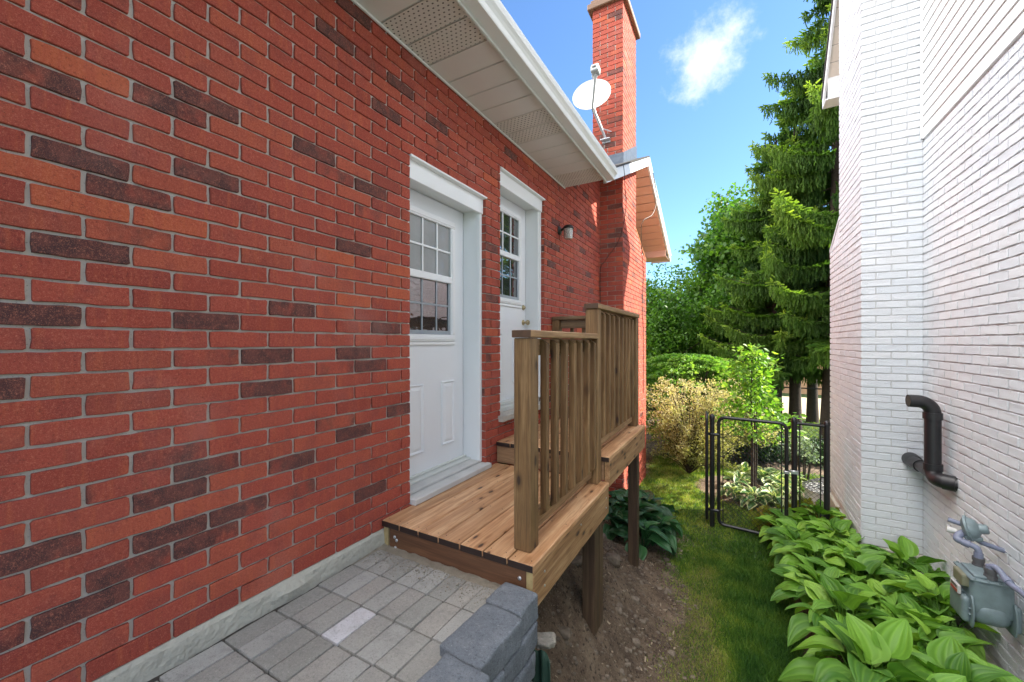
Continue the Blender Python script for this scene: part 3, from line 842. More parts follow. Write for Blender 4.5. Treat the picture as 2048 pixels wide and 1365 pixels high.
# ---------------------------------------------------------------- satellite dish
ds = empty('satellite_dish', (-1.70, 5.86, 2.98), 'white satellite dish with grey receiver arm fixed to the red chimney', 'satellite dish')
C0 = Vector((-1.80, 5.50, 3.475)); nd = Vector((.16, -.93, .30)).normalized()
mb = MB()
Mx = axisM(C0, nd)
pr = [(.001, .0)] + [(rr, .16 * rr * rr / .27) for rr in (.06, .12, .18, .23, .262)]
pr2 = pr + [(.268, .047), (.266, .036)] + [(rr, .16 * rr * rr / .27 - .008) for rr in (.23, .18, .12, .06, .001)]
mb.lathe(pr2, Mx, 40); mb.build('reflector', M['dish'], ds, True)
mb = MB()
bk = C0 - nd * .02
mb.tube([(-1.70, 5.85, 2.99), (-1.715, 5.80, 3.06), (-1.79, 5.62, 3.30), (-1.81, 5.57, 3.42)], .019, 10)
mb.tube([(-1.62, 5.86, 3.10), (-1.735, 5.76, 3.13)], .008, 8)
mb.tube([(-1.80, 5.58, 3.40), tuple(bk)], .03, 10)
mb.box((-1.76, 5.862, 2.955), (-1.64, 5.885, 3.02), .004)
mb.box((-1.775, 5.80, 2.985), (-1.63, 5.87, 3.0), .003)
mb.build('mast', M['steel'], ds, True)
bot = C0 + Vector((.03, -.03, -.24)); lnbp = C0 + Vector((.19, -.43, .03))
mb = MB(); mb.tube([bot, bot + Vector((.02, -.10, .0)), lnbp + Vector((-.03, .06, -.10)), lnbp], [.012, .013, .018, .022], 8)
mb.build('receiver_arm', M['lnb'], ds, True)
dq = (C0 - lnbp).normalized()
mb = MB()
V, F = rounded(lnbp + Vector((0, 0, .03)), (.105, .12, .10), .018, 5, rot=Matrix.Rotation(R(-12), 3, 'X')); mb.add(V, F)
mb.lathe([(.035, 0), (.04, .03), (.038, .06)], axisM(lnbp + Vector((0, 0, .03)) + dq * .05, dq), 16)
rc = mb.build('receiver', M['lnb'], ds, True)
mb = MB(); V, F = rounded(lnbp + Vector((0.0, -.060, .045)), (.050, .01, .026), .003, 3, rot=Matrix.Rotation(R(-12), 3, 'X')); mb.add(V, F)
mb.build('badge', M['blackpaint'], rc)

# ---------------------------------------------------------------- cables
def curve_pts(P, n=10):
    P = [Vector(p) for p in P]; out = []
    for i in range(len(P) - 1):
        p0 = P[max(i - 1, 0)]; p1 = P[i]; p2 = P[i + 1]; p3 = P[min(i + 2, len(P) - 1)]
        for k in range(n):
            t_ = k / n
            out.append(.5 * ((2 * p1) + (p2 - p0) * t_ + (2 * p0 - 5 * p1 + 4 * p2 - p3) * t_ ** 2 + (3 * p1 - p0 - 3 * p2 + p3) * t_ ** 3))
    out.append(P[-1]); return out
mb = MB()
mb.tube(curve_pts([(-1.70, 5.80, 2.95), (-1.66, 5.6, 2.55), (-1.42, 5.4, 2.34), (-1.272, 5.15, 2.25), (-1.262, 5.2, 2.0), (-1.30, 5.4, 1.78), (-1.45, 5.65, 1.45), (-1.70, 5.82, 1.20), (-1.785, 5.855, 1.08), (-1.787, 5.855, .6), (-1.783, 5.855, .0), (-1.787, 5.855, -.8)]), .0048, 6)
tag(mb.build('cable', M['cable'], None, True), 'thin black cable looping over the white rake board and down the brick corner', 'cable')
mb = MB()
mb.tube(curve_pts([(-1.275, 7.25, 2.93), (-1.272, 7.6, 2.62), (-1.30, 7.35, 2.25), (-1.43, 7.1, 2.05), (-1.447, 7.15, 1.65), (-1.446, 7.28, 1.2), (-1.449, 7.2, .6), (-1.446, 7.3, .1), (-1.449, 7.3, -.9)]), .0048, 6)
tag(mb.build('cable', M['cable'], None, True), 'thin black cable wandering down the side face of the brick chimney', 'cable')

# ---------------------------------------------------------------- deck
deck = empty('wooden_deck', (-1.3, 2.9, -2.3), 'new two level brown wooden deck with railings in front of the side doors', 'deck')
DXO = -.815
dk_ = MB(); ends = MB()
def boards(y0, y1, x0, x1, zt, cnt, mb, em):
    w = (x1 - x0) / cnt
    for i in range(cnt):
        a_, b_ = x0 + i * w + .0035, x0 + (i + 1) * w - .0035
        mb.box((a_, y0 + .004, zt - .036), (b_, y1, zt - random.uniform(0, .0015)), .005)
        em = MB(); em.box((a_ + .001, y0, zt - .035), (b_ - .001, y0 + .0035, zt - .0035), .0012); em.build('board_end', M['woodwet'], deck)
boards(1.645, 2.905, WX + .004, DXO, -1.03, 7, dk_, ends)
dk_.build('decking', M['woodY'], deck)
dk2 = MB()
boards(2.90, 4.215, WX + .006, DXO, -.848, 7, dk2, ends)
dk2.build('decking', M['woodY'], deck)
rb = MB()
rb.box((WX + .05, 1.662, -1.25), (DXO - .045, 1.700, -1.067), .003); rb.build('front_board', M['woodX'], deck)
rb = MB(); rb.box((WX + .012, 1.655, -1.25), (WX + .047, 1.70, -1.067), .003); rb.build('board_end', M['woodend'], deck)
rb = MB(); rb.box((DXO - .043, 1.658, -1.25), (DXO - .008 - .036 + .034, 1.6595, -1.067), .0005)
rb.build('board_end', M['woodend'], deck)
rb = MB(); rb.box((DXO - .043, 1.66, -1.252), (DXO - .006, 2.90, -1.067), .003)
rb.box((DXO - .043, 2.915, -1.07), (DXO - .005, 4.205, -.886), .003)
rb.build('rim_board', M['woodYrim'], deck)
M['riser'] = m_wood('treated_riser', 0, (.12, .06, .03), (.27, .155, .078), (.36, .23, .125), .5)
for y_, z_ in ((2.912, -1.026), (4.165, -1.07)):
    rb = MB(); rb.box((WX + .01, y_, z_), (DXO - .046, y_ + .036, -.886), .003); rb.build('riser_board', M['riser'], deck)
rb = MB()
for yy in (2.1, 2.5): rb.box((WX + .05, yy, -1.25), (DXO - .046, yy + .038, -1.068), .002)
for yy in (3.3, 3.75): rb.box((WX + .05, yy, -1.07), (DXO - .046, yy + .038, -.887), .002)
rb.box((WX + .002, 1.70, -1.25), (WX + .04, 2.9, -1.068), .002); rb.box((WX + .002, 2.95, -1.07), (WX + .04, 4.16, -.887), .002)
rb.build('joist', M['woodXcap'], deck)
for (x, z) in ((-1.705, -1.115), (-1.70, -1.175), (-.895, -1.115), (-1.69, -1.13)):
    bo = MB(); bo.lathe([(.010, 0), (.010, .004), (.006, .007)], axisM((x, 1.662, z), (0, -1, 0)), 8); bo.build('bolt', M['steel'], deck, True)
for (y_, z) in ((1.78, -1.12), (1.78, -1.19), (2.83, -1.12), (2.83, -1.19), (2.3, -1.1)):
    bo = MB(); bo.lathe([(.006, 0), (.006, .003), (.003, .004)], axisM((DXO - .006, y_, z), (1, 0, 0)), 8); bo.build('bolt', M['steel'], deck, True)
sc_ = MB()
wq = (DXO - WX - .004) / 7
for (zq, ys) in ((-1.03, (1.685, 2.12, 2.52, 2.86)), (-.848, (2.945, 3.32, 3.77, 4.17))):
    for i in range(7):
        for yq in ys:
            for dxq in (.025, wq - .028):
                sc_.lathe([(.0032, -.001), (.0032, .0006)], axisM((WX + .004 + i * wq + dxq, yq + random.uniform(-.004, .004), zq - .0004), (0, 0, 1)), 6)
tag(sc_.build('screws', M['woodwet'], deck), None, None, None, 'stuff')
# support posts
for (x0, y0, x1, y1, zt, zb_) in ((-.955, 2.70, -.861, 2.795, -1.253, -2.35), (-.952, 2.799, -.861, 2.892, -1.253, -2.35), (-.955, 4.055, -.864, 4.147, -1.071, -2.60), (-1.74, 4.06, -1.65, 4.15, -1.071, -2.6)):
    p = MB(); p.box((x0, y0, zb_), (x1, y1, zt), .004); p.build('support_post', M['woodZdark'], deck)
# railing
rail = MB()
PX0, PX1 = -.969, -.876
posts = [(1.735, 1.83, -1.03, .0185), (2.81, 2.90, -1.03, .238), (4.09, 4.182, -.848, .238)]
rl = MB(); rl.box((PX0 - .006, 1.727, .021), (PX1 + .008, 2.808, .058), .005, .7)
rl.box((PX0 - .006, 2.80, .241), (PX1 + .008, 4.192, .278), .005, .4)
rlo = rl.build('railing', M['woodYcap'], deck)
M['railend'] = m_simple('dark_rail_end_grain', (.075, .04, .022), .6, .4, 30)
for yq, zq in ((1.7245, .022), (2.7975, .242)):
    ce = MB(); ce.box((PX0 - .005, yq, zq), (PX1 + .007, yq + .003, zq + .035), .001); ce.build('rail_end', M['railend'], rlo)
for (y0, y1, z0, z1) in posts:
    p = MB(); p.box((PX0, y0, z0), (PX1, y1, z1), .005); p.build('post', M['woodZ'], rlo)
p = MB(); p.box((WX + .005, 4.09, -.848), (WX + .09, 4.182, .238), .004); p.build('post', M['woodZ'], rlo)
p = MB()
for (y0, y1, zz) in ((1.832, 2.808, -.985), (1.832, 2.808, -.072), (2.902, 4.088, -.800), (2.902, 4.088, .150)):
    p = MB(); p.box((PX1 - .082, y0, zz), (PX1 - .044, y1, zz + .089), .003); p.build('stringer', M['woodYcap'], rlo)
for lo_, hi_ in (((WX + .002, 4.085, .241), (PX0 - .008, 4.19, .278)), ((WX + .092, 4.12, .148), (PX0 - .003, 4.158, .238)), ((WX + .092, 4.12, -.80), (PX0 - .003, 4.158, -.711))):
    p = MB(); p.box(lo_, hi_, .004); p.build('cross_rail', M['woodXcap'], rlo)
def baluster(x0, y0, z0, z1):
    p = MB(); s_ = .037
    V = [(x0, y0, z0 + .0), (x0 + s_, y0, z0 + .028), (x0 + s_, y0 + s_, z0 + .028), (x0, y0 + s_, z0),
         (x0, y0, z1), (x0 + s_, y0, z1 - .022), (x0 + s_, y0 + s_, z1 - .022), (x0, y0 + s_, z1)]
    tw = random.uniform(-.004, .004)
    V = [(x + (tw if i > 3 else 0), y, z) for i, (x, y, z) in enumerate(V)]
    p.add(V, [(3, 2, 1, 0), (4, 5, 6, 7), (0, 1, 5, 4), (1, 2, 6, 5), (2, 3, 7, 6), (3, 0, 4, 7)])
    o = p.build('baluster', M['woodZ'], rlo)
    bm = o.modifiers.new('b', 'BEVEL'); bm.width = .002; bm.segments = 1
    return o
for i in range(7): baluster(PX1 - .042, 1.935 + i * .1365 - .002 * (i % 2), -.93, .012)
for i in range(8): baluster(PX1 - .042, 3.005 + i * .1345, -.745, .232)
for i in range(5):
    x_ = WX + .19 + i * .135
    p = MB(); p.box((x_, 4.16, -.76), (x_ + .037, 4.197, .15), .002); p.build('baluster', M['woodZ'], rlo)

# ---------------------------------------------------------------- paved patio and retaining wall
pt = MB(); rp = random.Random(5)
def ev(x, y): return noise.noise(Vector((x * 3, y * 3, 1))) * .004
ROWS = [1.42 - .2035 * i for i in range(12)]
for ri, yy in enumerate(ROWS):
    sh = (ri % 5) * .004
    ylen = .197
    if ri == 0: pass
    for ci in range(9):
        x = -1.765 + .1015 * ci + .006 * math.sin(ri * 1.7) + ri * .002
        if x + .1 > -.93: continue
        rot = Matrix.Rotation(rp.uniform(-.012, .012), 3, 'Z') @ Matrix.Rotation(rp.uniform(-.012, .012), 3, 'Y')
        V, F = rounded((x + .05, yy - .1, -1.205 + ev(x, yy) + rp.uniform(-.002, .002)), (.0975, ylen, .07), .006, 5, .0012, 30, rp.random() * 99, rot)
        r = rp.random() * .9
        if (ri, ci) == (1, 3): r = 1.0
        if (ri, ci) == (0, 1): r = .90
        pt.add(V, F, r)
# last, cut row against the deck
for ci in range(8):
    x = -1.765 + .1015 * ci
    V, F = rounded((x + .05, 1.515, -1.206 + rp.uniform(-.003, .002)), (.0975, .18, .07), .006, 5, .0012, 30, rp.random() * 99)
    pt.add(V, F, rp.random() * .9)
tag(pt.build('path', M['paver']), 'grey rectangular concrete pavers laid beside the brick wall', None, None, 'structure')
# jointing sand and the sandy strip along the deck
V = []; F = []; nx, ny = 60, 150
for j in range(ny + 1):
    for i in range(nx + 1):
        x = -1.80 + .92 * i / nx; y_ = -.9 + 2.57 * j / ny
        z = -1.186 + noise.noise(Vector((x * 40, y_ * 40, 0))) * .002
        edge = max(0, (y_ - (1.50 + .035 * noise.noise(Vector((x * 7, 3, 0))))) / .14)
        z += min(1, edge) * (.012 + .010 * noise.noise(Vector((x * 22, y_ * 22, 5))))
        wl = max(0, 1 - (x + 1.80) / .05); z += wl * .012
        V.append((x, y_, z))
for j in range(ny):
    for i in range(nx):
        a_ = j * (nx + 1) + i; F.append((a_, a_ + 1, a_ + nx + 2, a_ + nx + 1))
tag(obj('sand', V, np.array(F), M['sand'], None, smooth=True), 'pale gritty jointing sand between the pavers and along the deck', None, None, 'structure')
gr = MB()
for i in range(700):
    x = rp.uniform(-1.78, -.95); y_ = 1.60 - abs(rp.gauss(0, .07)); s_ = rp.uniform(.0008, .0028) * (2.6 if rp.random() < .05 else 1)
    V, F = rounded((x, y_, -1.168), (s_ * 2, s_ * 2.4, s_ * 1.6), s_ * .7, 2, s_ * .3, 60, i)
    gr.add(V, F)
tag(gr.build('gravel', M['palerock']), 'loose grit and crumbs along the foot of the deck front board', None, None, 'stuff')

rw = empty('retaining_wall', (-.87, 1.0, -2.3), 'low retaining wall of charcoal tumbled concrete blocks beside the pavers', 'wall')
yb = [1.635, 1.46, 1.155, .86, .55, .25, -.05, -.35]
cap = MB()
for i in range(len(yb) - 1):
    y1_, y0_ = yb[i], yb[i + 1]
    x0_ = [-.965, -.965, -.935, -.91, -.90, -.90, -.9][i] ; x1_ = x0_ + [.185, .195, .20, .2, .2, .2, .2][i]
    V, F = rounded(((x0_ + x1_) / 2, (y0_ + y1_) / 2, -1.185), (x1_ - x0_ - .002, y1_ - y0_ - .006, .112), .012, 12, .004, 13, i * 3 + 1, Matrix.Rotation(R([-2, -3, -3, -2, 0, 0, 0][i]), 3, 'Z'))
    m1 = MB(); m1.add(V, F); o = m1.build('cap_block', M['block'], rw, True)
bl = MB()
for row in range(9):
    zc = -1.30 - row * .118
    yy = 1.615 - row * .022; k = 0
    while yy > -.35:
        L = rp.choice((.18, .30, .24)) if row % 2 else rp.choice((.30, .22))
        V, F = rounded((-.872 + rp.uniform(-.004, .004) + .0, yy - L / 2, zc), (.20, L - .004, .116), .015, 8, .006, 12, row * 13 + k, Matrix.Rotation(R(rp.uniform(-1.5, 1.5)), 3, 'Z'))
        bl.add(V, F); yy -= L; k += 1
bl.build('block', M['block'], rw, True)

# ---------------------------------------------------------------- terrain
def sm(x, a, b_):
    t_ = min(1, max(0, (x - a) / (b_ - a))); return t_ * t_ * (3 - 2 * t_)
def gz(x, y):
    z = -2.36 - .10 * sm(y, 2.5, 6) + .02 * sm(y, 8, 30)
    z += .25 * sm(-y, -2.2, 1.5)
    m_ = sm(-x, .45, 1.55) * (1 - sm(y, 2.6, 5.0)) * .85
    z += m_ + .10 * sm(-x, .5, 1.3) * (1 - sm(y, 5, 7))
    z += .10 * sm(x, .45, .9) * (1 - sm(y, 6.2, 7.2))            # hosta bed
    z += .06 * math.exp(-((x - .15) ** 2 + (y - 7.6) ** 2) / .8)   # young tree's bed
    return z
def gzn(x, y):
    near = 1 - sm(y, 5.5, 9)
    soilm = (1 - grassm(x, y))
    return gz(x, y) + noise.noise(Vector((x * 2.2, y * 2.2, 3))) * .02 + near * soilm * (noise.noise(Vector((x * 7, y * 7, 1))) * .035 + abs(noise.noise(Vector((x * 18, y * 18, 5)))) * .022 + noise.noise(Vector((x * 38, y * 38, 2))) * .010)
def grassm(x, y):
    w = noise.noise(Vector((x * 3, y * 3, 7))) * .09
    e = -.46 - .18 * sm(y, 3.6, 4.8) - .9 * sm(y, 5.4, 6.2) * 1.0
    left = sm(x + w * 1.5, e - .16, e + .26)
    right = 1 - sm(x + w * .6, .36 + .06 * sm(y, 2.5, 4) - .12 * sm(y, 5, 6.3), .46) * (1 - sm(y, 6.35, 6.5))
    bed = 1 - (1 - sm(math.hypot((x - .22) / 1.0, (y - 7.55) / .9), .75, .95))
    bushbed = sm(math.hypot((x + .8) / .9, (y - 8.0) / .7), .6, .8)
    hb_ = 1 - sm(y, 9.1, 9.3) * (1 - sm(y, 10.8, 11.1)) * sm(x, -.3, 0)
    return left * right * bed * hb_
def drym(x, y):
    return (1 - sm(x, -.30, .12)) * (1 - sm(y, 3.3, 5.2)) * .75 + .35 * max(0, noise.noise(Vector((x * 2, y * 2, 4)))) + .45 * math.exp(-((x + .35) / .25) ** 2) * (1 - sm(y, 6, 7.5))
def grid(x0, x1, nx, y0, y1, ny, pw=1.0):
    V = []; gA = []; dA = []
    for j in range(ny + 1):
        for i in range(nx + 1):
            x = x0 + (x1 - x0) * i / nx; y = y0 + (y1 - y0) * (j / ny) ** pw
            V.append((x, y, gzn(x, y))); gA.append(grassm(x, y)); dA.append(drym(x, y))
    F = [(j * (nx + 1) + i, j * (nx + 1) + i + 1, (j + 1) * (nx + 1) + i + 1, (j + 1) * (nx + 1) + i) for j in range(ny) for i in range(nx)]
    return V, F, gA, dA
V, F, gA, dA = grid(-2.2, 2.2, 190, -1.0, 9.0, 430)
o1 = len(V)
tag(obj('ground', V, np.array(F), M['ground'], None, {'grass': ('POINT', gA), 'dry': ('POINT', dA)}, True), 'bare soil and lawn in the passage between the houses', None, None, 'structure')
V, F, gA, dA = grid(-60, 60, 120, 9.0, 120, 80, 2.0)
V = [(x, y, z - .004 if y > 9.01 else z - .0) for x, y, z in V]
tag(obj('ground', V, np.array(F), M['ground'], None, {'grass': ('POINT', gA), 'dry': ('POINT', np.zeros(len(gA)))}, True), 'lawn of the back garden reaching to the far trees', None, None, 'structure')
for (x0, x1, y0, y1) in ((-60, -2.2, -30, 9.0), (2.2, 60, -30, 9.0), (-2.2, 2.2, -30, -1.0)):
    zz = -2.47
    V = [(x0, y0, zz), (x1, y0, zz), (x1, y1, zz), (x0, y1, zz)]
    tag(obj('ground', V, [(0, 1, 2, 3)], M['ground'], None, {'grass': ('POINT', [1] * 4), 'dry': ('POINT', [0] * 4)}), 'plain lawn around the two houses', None, None, 'structure')

# wood chips, stones on the bare soil
ch_ = MB(); rq = random.Random(21)
cnt = 0
while cnt < 300:
    x = rq.uniform(-1.5, .0); y_ = rq.uniform(1.7, 5.2)
    if rq.random() > (1 - grassm(x, y_)) * .9 + .12: continue
    L = rq.uniform(.008, .045); w = rq.uniform(.004, .012)
    rot = Matrix.Rotation(rq.uniform(0, 6.28), 3, 'Z') @ Matrix.Rotation(rq.uniform(-.4, .4), 3, 'Y')
    V, F = rounded((x, y_, gzn(x, y_) + .004), (L, w, w * .45), w * .15, 2, w * .15, 40, cnt, rot)
    ch_.add(V, F); cnt += 1
tag(ch_.build('wood_chips', M['chip']), 'pale wood chips and splinters scattered on the soil', None, None, 'stuff')
peb = MB()
for i in range(1500):
    x = rq.uniform(-1.75, -.2); y_ = rq.uniform(1.65, 5.6); s_ = rq.uniform(.005, .018) * (2.2 if rq.random() < .06 else 1)
    if rq.random() < grassm(x, y_) * .9: continue
    V, F = rounded((x, y_, gzn(x, y_) + s_ * .2), (s_ * 2, s_ * 1.6, s_ * 1.2), s_ * .6, 3, s_ * .25, 30, i)
    peb.add(V, F)
tag(peb.build('pebbles', M['rock']), 'brown clods and pebbles strewn over the bare soil', None, None, 'stuff')
STN = [(-1.02, 3.72, .15, .11, .10, 'brown stone leaning on the soil behind the double deck post'),
       (-1.20, 3.45, .10, .08, .06, 'small brown stone on the slope under the deck'),
       (-1.12, 3.02, .08, .13, .05, 'flat pale brown stone under the lower deck'),
       (-.98, 2.42, .09, .07, .05, 'dark round stone beside the near deck post'),
       (-.60, 2.62, .07, .05, .04, 'pale broken stone at the foot of the near deck post'),
       (-1.28, 4.25, .10, .12, .08, 'mossy stone in front of the dark hostas')]
for i, (x, y_, a_, b_, c_, lab) in enumerate(STN):
    V, F = rounded((x, y_, gz(x, y_) + c_ * .3), (a_, b_, c_), min(a_, b_, c_) * .45, 7, .012, 9, i * 5 + 2, Matrix.Rotation(i * 1.1, 3, 'Z'))
    tag(obj('stone', V, F, M['rock'], None, {'rnd': ('FACE', [.5] * len(F))}, True), lab, 'stone', 'stones on the bare soil')
# split pale rubble on top of the folded fabric
V, F = rounded((-.845, 1.85, -1.515), (.10, .07, .045), .012, 7, .012, 16, 77, Matrix.Rotation(.5, 3, 'Z') @ Matrix.Rotation(.3, 3, 'X'))
tag(obj('stone', V, F, M['palerock'], None, {'rnd': ('FACE', [.5] * len(F))}), 'pale broken stone lying on the green ground fabric', 'stone', 'stones on the bare soil')
# folded green ground fabric by the block wall
V = []; F = []; nu, nv = 26, 16
for j in range(nv + 1):
    for i in range(nu + 1):
        u_, v_ = i / nu, j / nv
        x = -.925 + u_ * .14 + .01 * math.sin(v_ * 4); y_ = 1.80 - .03 * u_ + .022 * math.sin(u_ * 16 + v_ * 2) * (.4 + v_) - .02 * v_
        z = -1.50 - .75 * v_ + .02 * math.sin(u_ * 11) - .03 * u_
        V.append((x, y_, z))
for j in range(nv):
    for i in range(nu):
        a_ = j * (nu + 1) + i; F.append((a_, a_ + 1, a_ + nu + 2, a_ + nu + 1))
tp = obj('ground_fabric', V, F, M['tarp'], None, smooth=True)
tag(tp, 'folded dark green ground fabric standing against the block wall', 'fabric'); q = tp.modifiers.new('s', 'SOLIDIFY'); q.thickness = .004

# ---------------------------------------------------------------- white house
WHX, BRX, BRY, BRU, BRL = 1.527, 1.076, 5.20, 6.19, 6.74
wh = empty('white_house', (2.5, 4, -2.4), 'white painted brick house with clapboard upper wall and projecting brick chimney', 'house')
wb = Bricks()
kw = dict(spec=None, kinds=0., depth=.013, joint=.0115, bed=.0112, jit=.0016, rough=.0016)
wb.add((WHX, 0, 0), (0, -1, 0), (-1, 0, 0), -BRY, 1.2, -2.2, 1.915, phase=.05, seed=31, **kw)
wb.add((0, BRY, 0), (1, 0, 0), (0, -1, 0), BRX, WHX + .0, -2.2, 6.4, phase=BRX + .0, seed=32, **kw)
wb.add((BRX, 0, 0), (0, -1, 0), (-1, 0, 0), -BRU, -BRY, 1.0, 6.4, phase=-BRY, seed=33, **kw)
wb.add((BRX, 0, 0), (0, -1, 0), (-1, 0, 0), -BRL, -BRY, -1.93, 1.29, phase=-BRY, seed=33,
       clip=lambda a, z: True, **kw)
wb.add((0, BRL, 0), (1, 0, 0), (0, 1, 0), BRX, WHX, -2.2, 1.25, phase=BRX, seed=34, **kw)
wb.add((0, BRU, 0), (1, 0, 0), (0, 1, 0), BRX, WHX, 1.3, 6.4, phase=BRX, seed=35, **kw)
wb.build('wall', M['wbrick'], wh)
w = MB()
T2 = .0115
w.box((WHX + T2, -1.2, -2.3), (WHX + .2, 7.4, 3.7), .001)
w.box((BRX + T2, BRY + T2, -2.6), (WHX + .1, BRU - T2, 6.4), .001)
w.box((BRX + T2, BRU - .05, -2.6), (WHX + .1, BRL - T2, 1.25), .001)
w.box((WHX + .01, BRL + .01, -2.3), (WHX + .2, 7.4, 1.93), .001) if False else None
w.build('mortar', M['wmortar'], wh)
w = MB()
V = [(BRX - .004, BRU - .01, 1.52), (WHX, BRU - .01, 1.52), (WHX, BRL + .004, 1.22), (BRX - .004, BRL + .004, 1.22)]
V = V + [(x, y_, z - .04) for x, y_, z in V]
w.add(V, [(0, 1, 2, 3)[::-1], (4, 5, 6, 7), (0, 4, 5, 1)[::-1], (1, 5, 6, 2)[::-1], (2, 6, 7, 3)[::-1], (3, 7, 4, 0)[::-1]])
w.add([(BRX + .004, BRU - .01, 1.2), (BRX + .004, BRL, 1.2), (BRX + .004, BRU - .01, 1.5), (WHX, BRU - .01, 1.2), (WHX, BRL, 1.2), (WHX, BRU - .01, 1.5)], [(0, 2, 1), (3, 4, 5), (0, 3, 5, 2), (1, 2, 5, 4)])
w.build('shoulder', M['wbrick'], wh)
w = MB(); w.box((BRX - .02, BRY - .02, -2.7), (WHX + .1, BRL + .02, -2.02), .01); w.box((WHX - .02, -1.2, -2.7), (WHX + .1, BRY, -2.2), .01)
w.build('foundation', M['conc'], wh)
# clapboards
w = MB(); z = 1.925
w.box((WHX - .012, -1.2, 1.905), (WHX + .03, BRY - .03, 1.928), .002, .5)
while z < 6.4:
    V = []
    for y_ in (-1.2, BRY - .018): V += [(WHX - .013, y_, z), (WHX - .001, y_, z + .103), (WHX + .03, y_, z + .103), (WHX + .03, y_, z)]
    w.add(V, [(0, 1, 5, 4), (1, 2, 6, 5), (2, 3, 7, 6), (3, 0, 4, 7), (0, 3, 2, 1), (4, 5, 6, 7)], .5); z += .1
z0_ = 1.915
w.box((WHX - .020, BRY - .026, z0_), (WHX + .02, BRY - .004, 6.4), .003, .5)
w.build('siding', m_simple('white_vinyl_siding', (.77, .77, .77), .42, .03, 2), wh)
# gable roof of the white house: eave beyond the chimney
w = MB()
RZ = lambda y_: 3.70 + (7.52 - y_) * 1.12
slabroof([(1.10, 7.56, RZ(7.56)), (1.10, 3.6, RZ(3.6)), (5.5, 3.6, RZ(3.6)), (5.5, 7.56, RZ(7.56))], .035, w)
slabroof([(1.10, -.4, RZ(7.56)), (1.10, 3.6, RZ(3.6)), (5.5, 3.6, RZ(3.6)), (5.5, -.4, RZ(7.56))], .035, w)
w.build('roof', M['shingle'], wh)
w = MB()
for (ya, yb_) in ((7.54, 3.62),):
    V = []
    for x in (1.115, 1.14): V += [(x, ya, RZ(ya) - .17), (x, yb_, RZ(yb_) - .17), (x, yb_, RZ(yb_) - .004), (x, ya, RZ(ya) - .004)]
    w.add(V, [(0, 1, 2, 3), (7, 6, 5, 4), (0, 4, 5, 1)[::-1], (1, 5, 6, 2)[::-1], (2, 6, 7, 3)[::-1], (3, 7, 4, 0)[::-1]])
w.box((1.14, 7.285, RZ(7.54) - .17), (1.72, 7.303, RZ(7.3) - .13), .002)
w.box((1.115, 7.30, RZ(7.54) - .17), (1.70, 7.54, RZ(7.54) - .15), .003); w.box((1.115, 7.54, RZ(7.54) - .17), (1.9, 7.56, RZ(7.54) - .01), .003)
w.tube([(1.42, 7.50, RZ(7.54) - .15), (1.42, 7.44, RZ(7.54) - .26), (1.45, 7.2, RZ(7.54) - .36), (1.47, 7.16, RZ(7.54) - .5), (1.47, 7.16, -2.3)], .035, 8)
w.build('rake_board', M['white'], wh)
w = MB()
nP = 26
for i in range(nP):
    f0, f1 = i / nP, (i + 1) / nP - .04 / nP
    y0_, y1_ = 7.30 + (3.62 - 7.30) * f0, 7.30 + (3.62 - 7.30) * f1
    V = [(1.14, y0_, RZ(y0_) - .15), (1.56, y0_, RZ(y0_) - .15), (1.56, y1_, RZ(y1_) - .15), (1.14, y1_, RZ(y1_) - .15)]
    V += [(x, y_, z + .005) for x, y_, z in V]
    w.add(V, [(0, 1, 2, 3), (7, 6, 5, 4), (0, 4, 5, 1), (1, 5, 6, 2), (2, 6, 7, 3), (3, 7, 4, 0)])
w.build('soffit', m_simple('warm_white_soffit', (.70, .64, .54), .5, .05, 2), wh)
w = MB()   # body of the house behind the visible wall
V = []
for x in (WHX + .19, 5.4):
    V += [(x, -1.2, -2.5), (x, 7.1, -2.5), (x, 7.1, RZ(7.1) - .2), (x, 3.6, RZ(3.6) - .2), (x, -.0, RZ(7.2) - .2), (x, -1.2, 3.8)]
w.add(V, [(0, 1, 2, 3, 4, 5)[::-1], (6, 7, 8, 9, 10, 11), (0, 6, 7, 1)[::-1], (1, 7, 8, 2)[::-1], (2, 8, 9, 3)[::-1], (3, 9, 10, 4)[::-1], (4, 10, 11, 5)[::-1], (5, 11, 6, 0)[::-1]])
w.build('inner_wall', M['wmortar'], wh)

# ---------------------------------------------------------------- black vent pipes
vp = empty('vent_pipe', (1.44, 4.75, -1.13), 'black plastic vent pipe with upturned elbow on the white brick wall', 'pipe')
def arc(c, r_, a0, a1, ex, ey, n=8):
    c = Vector(c); ex = Vector(ex); ey = Vector(ey)
    return [c + ex * (r_ * math.cos(a0 + (a1 - a0) * i / n)) + ey * (r_ * math.sin(a0 + (a1 - a0) * i / n)) for i in range(n + 1)]
mb = MB()
PXV, PYV, PZV = 1.440, 4.70, -1.13
mb.tube([(PXV, PYV, PZV + .03), (PXV, PYV, -.62)], .053, 24)
top = arc((PXV - .095, PYV, -.605), .095, 0, math.pi / 2, (1, 0, 0), (0, 0, 1))
top += [Vector((PXV - .155, PYV - .004, -.510))]
mb.tube(top, .053, 24, cap=False)
mb.tube([(PXV - .154, PYV - .004, -.510), (PXV - .10, PYV, -.510)], [.046, .046], 24)
mb.tube([(PXV, PYV, -.655), (PXV, PYV, -.600)], .062, 24); mb.tube([(PXV, PYV, -1.085), (PXV, PYV, -1.03)], .062, 24)
mb.build('upright_pipe', M['blackpipe'], vp, True)
mb = MB()
pth = [Vector((PXV, PYV, PZV + .02))] + arc((PXV, PYV - .09, PZV + .06), .10, math.pi, 1.5 * math.pi, (0, -1, 0), (0, 0, 1), 6)[2:] 
